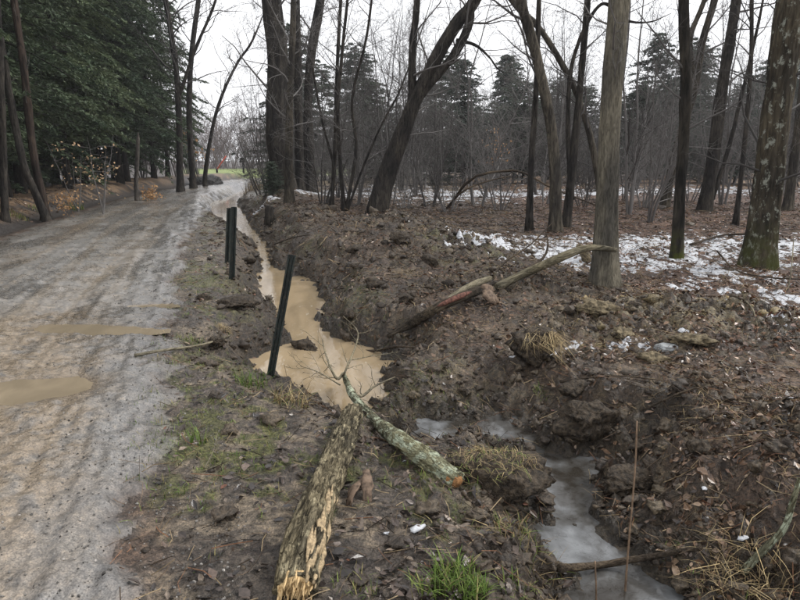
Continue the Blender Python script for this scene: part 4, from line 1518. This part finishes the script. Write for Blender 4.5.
# the fallen trunk over the ditch with a strip of red wood, and the pale limb leaning on it
P = px_path([(388, 347, .10), (410, 334, .11), (436, 320, .12), (462, 308, .12), (480, 299, .10)], 20)
b = Buf()
tube(b, P, np.interp(np.linspace(0, 1, 20), [0, .3, 1], [.024, .050, .050]), 16, True, .24, 3.0)
c0 = P[0].copy()
tr = thing('fallen_log', 'dark fallen log with red stripped streak, dipping to the pool', 'log', c0)
axis_link('bark', b, M['log_dark'], tr, c0, P[-1] - P[0])
b = Buf()
tube(b, P[9:17] + np.array([.02, -.035, .034]), [.004, .022, .03, .031, .03, .028, .02, .004], 8, True, .15, 1.0)
link('stripped_wood', b.mesh('stripped_wood', c0), M['wood_red'], tr)
P = px_path([(447, 312, .13), (470, 300, .16), (490, 291, .15)], 12)
b = Buf()
tube(b, P, [.02, .03, .035, .037, .038, .038, .038, .038, .038, .036, .034, .03], 12, True, .2, 5.0)
tag(axis_link('fallen_log', b, M['stick_pale'], None, P[0], P[-1] - P[0], P[0]), 'short grey log lying along the red-streaked one', 'log')

Yl = Y_A
P = smooth_path([G(497, 288, .05), W(525, 273, Yl - .35), W(560, 258, Yl - .45), W(583, 249, Yl - .35), W(600, 248, Yl - .27), W(616, 250, Yl - .22)], 24)
b = Buf()
tube(b, P, np.interp(np.linspace(0, 1, 24), [0, .5, .8, 1], [.050, .048, .036, .026]), 16, True, .18, 6.0)
c0 = P[0].copy()
pl = thing('fallen_limb', 'pale smooth limb bending up in front of the tan trunk', 'limb', c0)
axis_link('bark', b, M['limb_pale'], pl, c0, P[-1] - P[0])
b = Buf()
Q = smooth_path([W(524, 273, Yl - .3), W(543, 258, Yl + .3), W(548, 245, Yl + .5), W(546, 232, Yl + .6)], 10)
tube(b, Q, np.linspace(.024, .006, 10), 8)
link('branch', b.mesh('limb_branch', c0), M['stick'], pl)
b = Buf()
Q = smooth_path([W(507, 283, Yl - .2), W(495, 275, Yl + .1), W(505, 262, Yl + .5), W(530, 245, Yl + .9), W(553, 222, Yl + 1.2)], 14)
tube(b, Q, np.linspace(.022, .006, 14), 8)
sprout(b, np.random.default_rng(52), Q, np.linspace(.022, .006, 14), 6, .3, .95, .4, 1, (30, 70), .03, .14, .6, 3, 4, .003)
link('branch', b.mesh('limb_branch', c0), M['stick'], pl)


def sheet(name, label, cat, px, py, w, l, mat, rz, tilt, curl=.4, th=.012, lift=.0, seed=1, group=None):
    """a curled slab (bark flake, peeled bark)"""
    rng = np.random.default_rng(seed)
    c = G(px, py, lift)
    m, k = 9, 7
    u, v = np.meshgrid(np.linspace(-1, 1, k), np.linspace(-1, 1, m))
    wid = w * (1 - .3 * np.abs(v) ** 3) * (1 + .16 * np.sin(v * 5 + seed) + .1 * np.sin(v * 11 + 2 * seed) + .08 * rng.normal(0, 1, (m, 1)))
    X, Yy = u * wid * .5, v * l * .5 + .1 * l * np.sin(u * 2 + seed) * .3
    Z = curl * w * (1 - u ** 2) * .5 + .08 * l * np.sin(v * 2.3 + seed) + rng.normal(0, .0015, u.shape)
    top = np.stack([X, Yy, Z], -1).reshape(-1, 3)
    bot = top - np.array([0, 0, th])
    V = np.vstack([top, bot])
    i, j = np.meshgrid(np.arange(m - 1), np.arange(k - 1), indexing='ij')
    q = np.stack([i * k + j, i * k + j + 1, (i + 1) * k + j + 1, (i + 1) * k + j], -1).reshape(-1, 4)
    Q = [q, q[:, ::-1] + m * k]
    ed = [np.arange(k), np.arange(m) * k + k - 1, (m - 1) * k + np.arange(k)[::-1], (np.arange(m) * k)[::-1]]
    for e in ed:
        Q.append(np.stack([e[1:], e[:-1], e[:-1] + m * k, e[1:] + m * k], -1))
    b = Buf()
    b.add(V, np.concatenate(Q))
    o = link(name, b.mesh(name), M[mat], None, c)
    o.rotation_euler = (tilt[0], tilt[1], rz)
    return tag(o, label, cat, group)


sheet('bark_flake', 'pale brown bark flake leaning under the limb, right one', 'bark', 367, 488, .055, .20, 'flake_dark', .15, (.55, .1), .12, .006, .045, 1)
sheet('bark_flake', 'pale brown bark flake leaning under the limb, left one', 'bark', 355, 490, .050, .20, 'flake_dark', -.45, (.35, -.35), .10, .006, .04, 2)
sheet('bark_slab', 'tan peeled bark slab at the lower end of the pale limb', 'bark', 490, 296, .20, .24, 'flake_dark', .5, (1.0, .25), .3, .012, .10, 3)


def stick(label, pts, r0, r1, mat='stick', n=14, sides=8, twigs=0, seed=1, name='stick', cat='stick', lump=.12, air=False, group=None):
    P = smooth_path(np.array(pts), n) if air else px_path(pts, n)
    b = Buf()
    tube(b, P, np.linspace(r0, r1, n), sides, True, lump, seed * 1.3)
    if twigs:
        sprout(b, np.random.default_rng(seed), P, np.linspace(r0, r1, n), twigs, .25, .95, .3, 1, (30, 65), .03, .14, .6, 3, 4, .002)
    return tag(axis_link(name, b, M[mat], None, P[0], P[-1] - P[0], P[0]), label, cat, group)


stick('long grey stick lying across the muddy shoulder near the road', [(135, 357, .015), (165, 353, .02), (200, 349, .03), (231, 342, .05)], .015, .009, 'stick_pale')
stick('black broken stick floating in the right of the pool', [(352, 353, .02), (372, 354, .03), (396, 354, .04), (420, 352, .02)], .020, .008, 'stick')
stick('thin arched pale stick over the straw clump', [W(488, 335, 6.2), W(505, 325, 6.2), W(528, 321, 6.15), W(556, 334, 6.0)], .010, .005, 'stick_pale', air=True)
stick('long thin brown stalk standing in the slush', [G(624, 606) - np.array([0, 0, .05]), W(629, 540, 2.65), W(635, 470, 2.75), W(637, 421, 2.8)], .0055, .0038, 'stalk', air=True, name='plant_stalk', cat='stalk')
stick('short thin brown stalk left of the tall one', [G(597, 610) - np.array([0, 0, .05]), W(596, 585, 2.55), W(595, 561, 2.58)], .0045, .0035, 'stalk', air=True, name='plant_stalk', cat='stalk')
stick('water-soaked dark branch lying across the slush at the bottom', [(558, 580, .05), (600, 576, .06), (650, 571, .07), (700, 566, .09)], .020, .013, 'stick', sides=12, lump=.2)
gq = G(742, 574, .02)[1]
stick('pale lichen-crusted branch rising at the lower right edge', [G(742, 574, .02), W(760, 553, gq - .02), W(783, 530, gq - .04), W(792, 505, gq - .03), W(800, 478, gq)], .019, .010, 'lichen_limb', air=True, sides=12, lump=.2)
stick('thin dark branch on the leaves before the lichen-spotted tree', [(715, 268, .25), (735, 276, .08), (765, 282, .06), (800, 284, .06)], .012, .008, 'stick')
stick('thin upright brown stalk by the right edge', [(788, 290, 0), (789, 285, .25), (789, 270, .5)], .008, .006, 'stick_pale', air=False, name='plant_stalk', cat='stalk')
stick('fallen grey stick stretched along the leafy slope by the snow', [(690, 247, .04), (725, 238, .06), (765, 236, .05), (800, 225, .06)], .022, .012, 'stick')
stick('crooked twig lying over the right bank of the stream', [(275, 252, .08), (292, 246, .16), (310, 240, .10)], .014, .008, 'stick')
stick('pale twig standing out of the leaves at the right', [(745, 305, .02), (752, 316, .05), (757, 328, .02)], .010, .006, 'stick_pale')
stick('thin stick lying on the litter below the clay lumps', [(640, 415, .02), (690, 395, .03), (735, 388, .03)], .008, .004, 'stick')
stick('reddish stick lying above the grey stream', [(560, 386, .02), (610, 380, .03), (660, 384, .03)], .008, .004, 'stick')
stick('thin stalk lying across the mossy shoulder', [(205, 470, .01), (214, 455, .03), (218, 440, .04)], .004, .002, 'stick_pale')
stick('slim root trailing over the near mud right of the limb', [(462, 495, .015), (478, 515, .01), (492, 535, .01)], .010, .005, 'stick')
stick('bent bramble cane over the lower right bank', [G(700, 540, 0), W(722, 500, 3.1), W(745, 490, 3.1), W(768, 520, 2.95)], .005, .003, 'stick', air=True)
# arched limb behind, with the shrub it springs from
stick('long thin limb arching low over the snowy clearing edge', [G(448, 207) - np.array([0, 0, .05]), W(471, 179, 16.8), W(505, 171, 16.8), W(524, 173, 16.8), W(552, 188, 16.8), W(598, 206, 16.8)], .040, .018, 'stick', air=True, twigs=10, seed=7, name='fallen_limb', cat='limb')
stick('shorter curved limb rising under the arched one', [G(446, 208) - np.array([0, 0, .05]), W(462, 192, 16.6), W(485, 182, 16.6), W(510, 176, 16.7)], .032, .012, 'stick', air=True, twigs=6, seed=8, name='fallen_limb', cat='limb')


# ------------------------------------------------------------------ clods, stones, stumps
def lump_thing(name, label, cat, px, py, size, mat, seed, amp=.5, rz=0, sink=.35, sub=None, group=None):
    rng = np.random.default_rng(seed)
    V, F = lumpy(rng, sub or I3, amp * .6)
    q = np.stack([perlin(V[:, 0] * k + V[:, 2] * 1.7 * k, V[:, 1] * k - V[:, 2] * k, seed) for k in (3, 7, 15, 31)], -1)
    V = V * (1 + q @ np.array([.12, .16, .13, .10]) * (.35 + amp))[:, None]
    V = V * np.array(size) * .5
    c, s_ = math.cos(rz), math.sin(rz)
    V = np.stack([V[:, 0] * c - V[:, 1] * s_, V[:, 0] * s_ + V[:, 1] * c, V[:, 2]], -1)
    g = G(px, py)
    b = Buf()
    b.add(V + np.array([0, 0, size[2] * (.5 - sink)]), None, F)
    return g, b


def lump_single(name, label, cat, px, py, size, mat, seed, **kw):
    grp = kw.pop('group', None)
    g, b = lump_thing(name, label, cat, px, py, size, mat, seed, **kw)
    return tag(link(name, b.mesh(name), M[mat], None, g), label, cat, grp)


# the big sod block between the limb and the slush
g, b = lump_thing('', '', '', 490, 494, (.62, .36, .34), 'sod', 3, amp=.6, rz=-.15, sink=.28)
sb_ = thing('sod_block', 'big dark block of turf and peat beside the grey stream', 'clod', g)
link('soil', b.mesh('soil'), M['sod'], sb_)
rng = np.random.default_rng(60)
n = 420
a, r = rng.uniform(0, 6.28, n), np.sqrt(rng.random(n))
Pn = np.stack([.27 * r * np.cos(a), .17 * r * np.sin(a) + .02, np.full(n, .205) - .05 * r ** 2], -1)
b = Buf()
blades(b, rng, Pn, None, rng.uniform(.03, .09, n), rng.uniform(.002, .004, n), palette(rng, n, STRAW + GREEN[2:], [2, 2, 1, 1.5, 1.6, 1.5]), 1.6, np.array([0, -.3, -.3]))
link('turf', b.mesh('turf', color=True), M['grass'], sb_)

# straw tussock with dark hollow
g, b = lump_thing('', '', '', 532, 360, (.46, .40, .34), 'sod', 9, amp=.5, sink=.2)
tk = thing('grass_tussock', 'upturned tussock with hanging straw and dark underside', 'tussock', g)
link('soil', b.mesh('soil'), M['sod'], tk)
b = Buf()
n = 420
a, r = rng.uniform(0, 6.28, n), np.sqrt(rng.random(n))
Pn = np.stack([.20 * r * np.cos(a) + .05, .17 * r * np.sin(a), np.full(n, .24) - .10 * r ** 2], -1)
blades(b, rng, Pn, None, rng.uniform(.10, .26, n), rng.uniform(.003, .006, n), palette(rng, n, STRAW, [2, 2, 1.3, 1]), 1.5, np.array([.5, -.35, -.8]))
link('straw', b.mesh('straw', color=True), M['grass'], tk)

lump_single('clay_lump', 'ochre clay heap at the foot of the tan trunk', 'clay', 598, 312, (.42, .34, .16), 'clay', 11, amp=.7)
lump_single('clay_lump', 'flat ochre clay lump beside the pale stone', 'clay', 690, 342, (.36, .26, .13), 'clay', 12, amp=.7)
lump_single('clay_lump', 'pale clay lump below the grey stone', 'clay', 655, 360, (.30, .2, .09), 'clay', 13, amp=.6)
lump_single('clay_lump', 'small clay lump left of the grey stone', 'clay', 622, 335, (.2, .18, .1), 'clay', 14, amp=.6)
lump_single('stone', 'flat pale grey stone among the clay lumps', 'stone', 667, 349, (.28, .17, .07), 'stone', 15, amp=.25)
lump_single('mud_island', 'small muddy lump with twigs standing in the pool', 'clod', 308, 354, (.36, .30, .20), 'sod', 16, amp=.7, sink=.25)
lump_single('sod_block', 'overhanging dark sod slab on the eroded road bank', 'clod', 236, 305, (.52, .42, .13), 'sod', 17, amp=.45, rz=-.4, sink=.3)
lump_single('sod_block', 'dark sod lump between slush and right bank', 'clod', 590, 425, (.42, .34, .24), 'sod', 18, amp=.7)
lump_single('sod_block', 'rough soil lump above the brown side pool', 'clod', 625, 485, (.34, .26, .16), 'sod', 19, amp=.7)
CLODS = [(355, 250, .30, 'dark clod high on the spoil bank above the leaning post'), (400, 240, .34, 'broad clod on the crest of the spoil below the leaning tree'),
         (430, 262, .28, 'clod on the spoil slope above the red-streaked log'), (375, 285, .26, 'clod halfway down the bank right of the pool'),
         (405, 300, .24, 'clod on the bank just above the tip of the dark fallen log'), (350, 318, .22, 'wet clod at the right edge of the upper pool'),
         (575, 390, .20, 'clod on the litter above the grey stream'), (215, 345, .18, 'clod on the shoulder beside the end of the long stick'),
         (205, 300, .20, 'clod on the shoulder level with the smallest puddle'), (250, 262, .26, 'clod on the stream bank right of the paired posts'),
         (700, 450, .16, 'clod in the leaf litter at the right'), (640, 450, .16, 'clod above the side pool by the tall stalk')]
for k, (px, py, sz, lab) in enumerate(CLODS):
    lump_single('soil_clod', lab, 'clod', px, py, (sz, sz * .8, sz * .6), 'sod', 30 + k, amp=.7, rz=k * 1.1, sink=.4, sub=ico(3), group='large clods dug from the ditch')
lump_single('gravel_pile', 'low dark gravel pile left of the road bend', 'pile', 207, 184, (3.0, 2.2, .95), 'gravelpile', 70, amp=.3, sink=.45)
g = G(270, 222)
b = Buf()
tube(b, np.array([g + [0, 0, -.1], g + [.01, 0, .15], g + [.0, 0, .32], g + [.02, 0, .40]]), [.17, .13, .12, .10], 12, True, .3, 2)
tag(link('stump', b.mesh('stump', g), M['bark_dark'], None, g), 'small dark stump on the leafy bank above the stream', 'stump')
g = G(583, 262)
b = Buf()
tube(b, np.array([g + [.08, 0, -.1], g + [.03, 0, .10], g + [-.05, -.02, .2], g + [-.10, -.03, .26]]), [.09, .075, .06, .035], 12, True, .3, 4)
tag(link('stump', b.mesh('stump', g), M['clay'], None, g), 'mossy yellow broken stub leaning at the tan trunk', 'stump')

# snow scraps in the near mud
for k, (px, py, w, lab) in enumerate([(417, 529, .085, 'larger white snow scrap on the near mud'), (386, 534, .04, 'smaller white snow scrap left of the larger one'), (704, 493, .05, 'white snow scrap on the lower right litter'),
                                      (742, 541, .07, 'snow scrap beside the lichen-crusted branch'), (405, 462, .03, 'tiny white scrap just right of the limb')]):
    lump_single('snow_scrap', lab, 'snow', px, py, (w, w * .55, w * .3), 'snow', 80 + k, amp=.6, rz=.6, sub=I2)


# ------------------------------------------------------------------ steel posts
def u_post(label, base_px, top_px, Y, width, rz, dy=0.0):
    a = W(*base_px, Y)
    g = np.array([a[0], Y, hz(a[0], Y)])
    t = W(*top_px, Y + dy)
    ax = unit(t - g)
    L = float(np.linalg.norm(t - g))
    w = width
    prof = [(-.5, 0), (-.30, 0), (-.18, .34), (.18, .34), (.30, 0), (.5, 0), (.5, .07), (.34, .07), (.22, .42), (-.22, .42), (-.34, .07), (-.5, .07)]
    side_ = unit(np.array([math.cos(rz), math.sin(rz), 0]))
    side_ = unit(side_ - ax * (side_ @ ax))
    fr = np.cross(ax, side_)
    m = len(prof)
    V = []
    for h in (-.35, L):
        for u, v in prof:
            V.append(ax * h + side_ * (u * w) + fr * (v * w))
    V = np.array(V)
    Q = np.array([[j, (j + 1) % m, m + (j + 1) % m, m + j] for j in range(m)])
    # the cap follows the hat-shaped section strip by strip
    strips = [(0, 1, 10, 11), (1, 2, 9, 10), (2, 3, 8, 9), (3, 4, 7, 8), (4, 5, 6, 7)]
    Q = np.vstack([Q, [[m + q for q in s_] for s_ in strips], [[q for q in s_[::-1]] for s_ in strips]])
    root = thing('steel_post', label, 'post', g, 'steel marker posts along the ditch')
    b = Buf()
    b.add(V, Q)
    ch = link('channel', b.mesh('channel', smooth=False), M['post'], root)
    for k in range(9):
        h = L - .05 - k * .10
        if h < .08:
            break
        c = ax * h - fr * (-.425 * w)
        b = Buf()
        tube(b, np.array([c - fr * .001, c + fr * .003]), [.0055, .0055], 8, True)
        link('bolt_hole', b.mesh('bolt_hole', smooth=False), M['rust'], ch)
    return root


u_post('black-green steel post leaning right at the pool edge', (270, 379), (292, 255), G(270, 379)[1], .062, .15, .05)
u_post('upright green-black steel post, nearer of the pair by the stream', (232, 280), (234, 207), G(232, 280)[1], .085, .5)
u_post('slightly leaning dark post, farther of the pair by the stream', (227, 262), (229, 208), G(227, 263)[1], .085, .9)


# ------------------------------------------------------------------ leafy saplings left of the road
def leafy(label, px, py, Y, H, spread, nl, size, mat, seed, lo=.25):
    rng = np.random.default_rng(seed)
    p = W(px, py, Y)
    g = np.array([p[0], Y, hz(p[0], Y)])
    sb_, lb = Buf(), Buf()
    pts = []
    for k in range(3):
        a = rng.uniform(0, 6.28)
        P = wander(rng, np.array([0, 0, -.05]), np.array([math.cos(a) * .25, math.sin(a) * .25, 1]), H * rng.uniform(.7, 1.05), 8, .08, .03)
        rd = np.linspace(.008 * H, .003, 8)
        tube(sb_, P, rd, 5, False)
        for j in range(9):
            t_ = rng.uniform(lo, 1)
            q = P[min(7, int(t_ * 7))]
            a2 = rng.uniform(0, 6.28)
            B = wander(rng, q, np.array([math.cos(a2), math.sin(a2), .15]), spread * rng.uniform(.4, 1.1), 5, .12, -.02)
            tube(sb_, B, np.linspace(.005, .002, 5), 3, False)
            pts.append(B[1:])
    pts = np.concatenate(pts)
    C = pts[rng.integers(0, len(pts), nl)] + rng.normal(0, .06, (nl, 3))
    U = rng.normal(0, 1, (nl, 3)) + np.array([0, 0, -.6])
    U /= np.linalg.norm(U, axis=1)[:, None]
    S = np.cross(U, rng.normal(0, 1, (nl, 3)))
    S /= np.linalg.norm(S, axis=1)[:, None]
    s_ = size * rng.uniform(.6, 1.2, nl)[:, None]
    V = np.stack([C - U * s_ * .5, C + S * s_ * .28, C + U * s_ * .5, C - S * s_ * .28], 1).reshape(-1, 3)
    lb.add(V, np.arange(nl)[:, None] * 4 + np.arange(4)[None])
    root = thing('beech_sapling', label, 'sapling', g)
    link('trunk', sb_.mesh('stems'), M['twig'], root)
    link('crown', lb.mesh('leaves', smooth=False), M[mat], root)


leafy('small sapling with orange-tan dead leaves at the road edge, left', 65, 195, 18.0, .8, .28, 200, .085, 'orange_leaf', 1, .2)
leafy('beech sapling holding pale dead leaves before the dark hemlocks', 100, 180, 19.0, 2.6, .9, 90, .10, 'beech', 2, .35)
leafy('slender beech sapling with few pale leaves behind the orange one', 75, 180, 20.0, 2.4, .9, 60, .10, 'beech', 3, .4)
leafy('low tan-leaved clump on the left berm before the snag', 150, 186, 26.0, .7, .5, 220, .12, 'orange_leaf', 4, .1)
leafy('tan-leaved young tree near the far hemlock trunks', 198, 165, 44.0, 4.2, 1.2, 150, .2, 'orange_leaf', 5, .5)
leafy('rusty-leaved sapling in front of the broad spruce', 497, 185, 30.0, 3.4, .9, 130, .13, 'orange_leaf', 6, .45)

# ------------------------------------------------------------------ far roadside things
p = W(244, 178, 62)
g = np.array([p[0], 62, hz(p[0], 62)])
mb = thing('mailbox', 'dark mailbox on a thick post at the road bend', 'mailbox', g)
b = Buf()
tube(b, np.array([[0, 0, -.2], [0, 0, .55], [0, 0, 1.0]]), [.10, .09, .09], 8, True)
link('post', b.mesh('post'), M['black'], mb)
b = Buf()
prof = [(-.26, 0), (.26, 0), (.26, .28), (.18, .42), (0, .48), (-.18, .42), (-.26, .28)]
V = np.array([[u, v, w_ + 1.0] for v in (-.35, .35) for u, w_ in prof])
k = len(prof)
b.add(V, [[j, (j + 1) % k, k + (j + 1) % k, k + j] for j in range(k)], [[0, j + 1, j] for j in range(1, k - 1)] + [[k, k + j, k + j + 1] for j in range(1, k - 1)])
link('box', b.mesh('box', smooth=False), M['black'], mb)
p = W(217, 172, 66)
g = np.array([p[0], 66, hz(p[0], 66)])
ra = thing('barrier_arm', 'red barrier arm slanting up beyond the road bend', 'barrier', g)
b = Buf()
t_ = W(226, 156, 66) - g
tube(b, np.array([[0, 0, .5], t_ * .5 + np.array([0, 0, .25]), t_]), [.08, .075, .06], 8, True)
link('arm', b.mesh('arm'), M['redpaint'], ra)
b = Buf()
tube(b, np.array([[0, 0, -.2], [0, 0, .35], [0, 0, .6]]), [.12, .11, .11], 8, True)
link('pivot_post', b.mesh('pivot_post'), M['black'], ra)


# ------------------------------------------------------------------ damp air
hb = Buf()
hx, hy0, hy1, h0, h1 = 440.0, -440.0, 440.0, -2.2, 26.0
hb.add(np.array([[-hx, hy0, h0], [hx, hy0, h0], [hx, hy1, h0], [-hx, hy1, h0], [-hx, hy0, h1], [hx, hy0, h1], [hx, hy1, h1], [-hx, hy1, h1]]),
       [[0, 3, 2, 1], [4, 5, 6, 7], [0, 1, 5, 4], [1, 2, 6, 5], [2, 3, 7, 6], [3, 0, 4, 7]])
hm_ = bpy.data.materials.new('damp_air')
hm_.use_nodes = True
hm_.node_tree.nodes.clear()
ho = hm_.node_tree.nodes.new('ShaderNodeOutputMaterial')
hv = hm_.node_tree.nodes.new('ShaderNodeVolumePrincipled')
hv.inputs['Color'].default_value = (.95, .96, 1.0, 1)
hv.inputs['Density'].default_value = 0.0007
hm_.node_tree.links.new(hv.outputs[0], ho.inputs['Volume'])
tag(link('haze', hb.mesh('haze', smooth=False), hm_), 'thin damp haze filling the air', 'haze', kind='stuff')
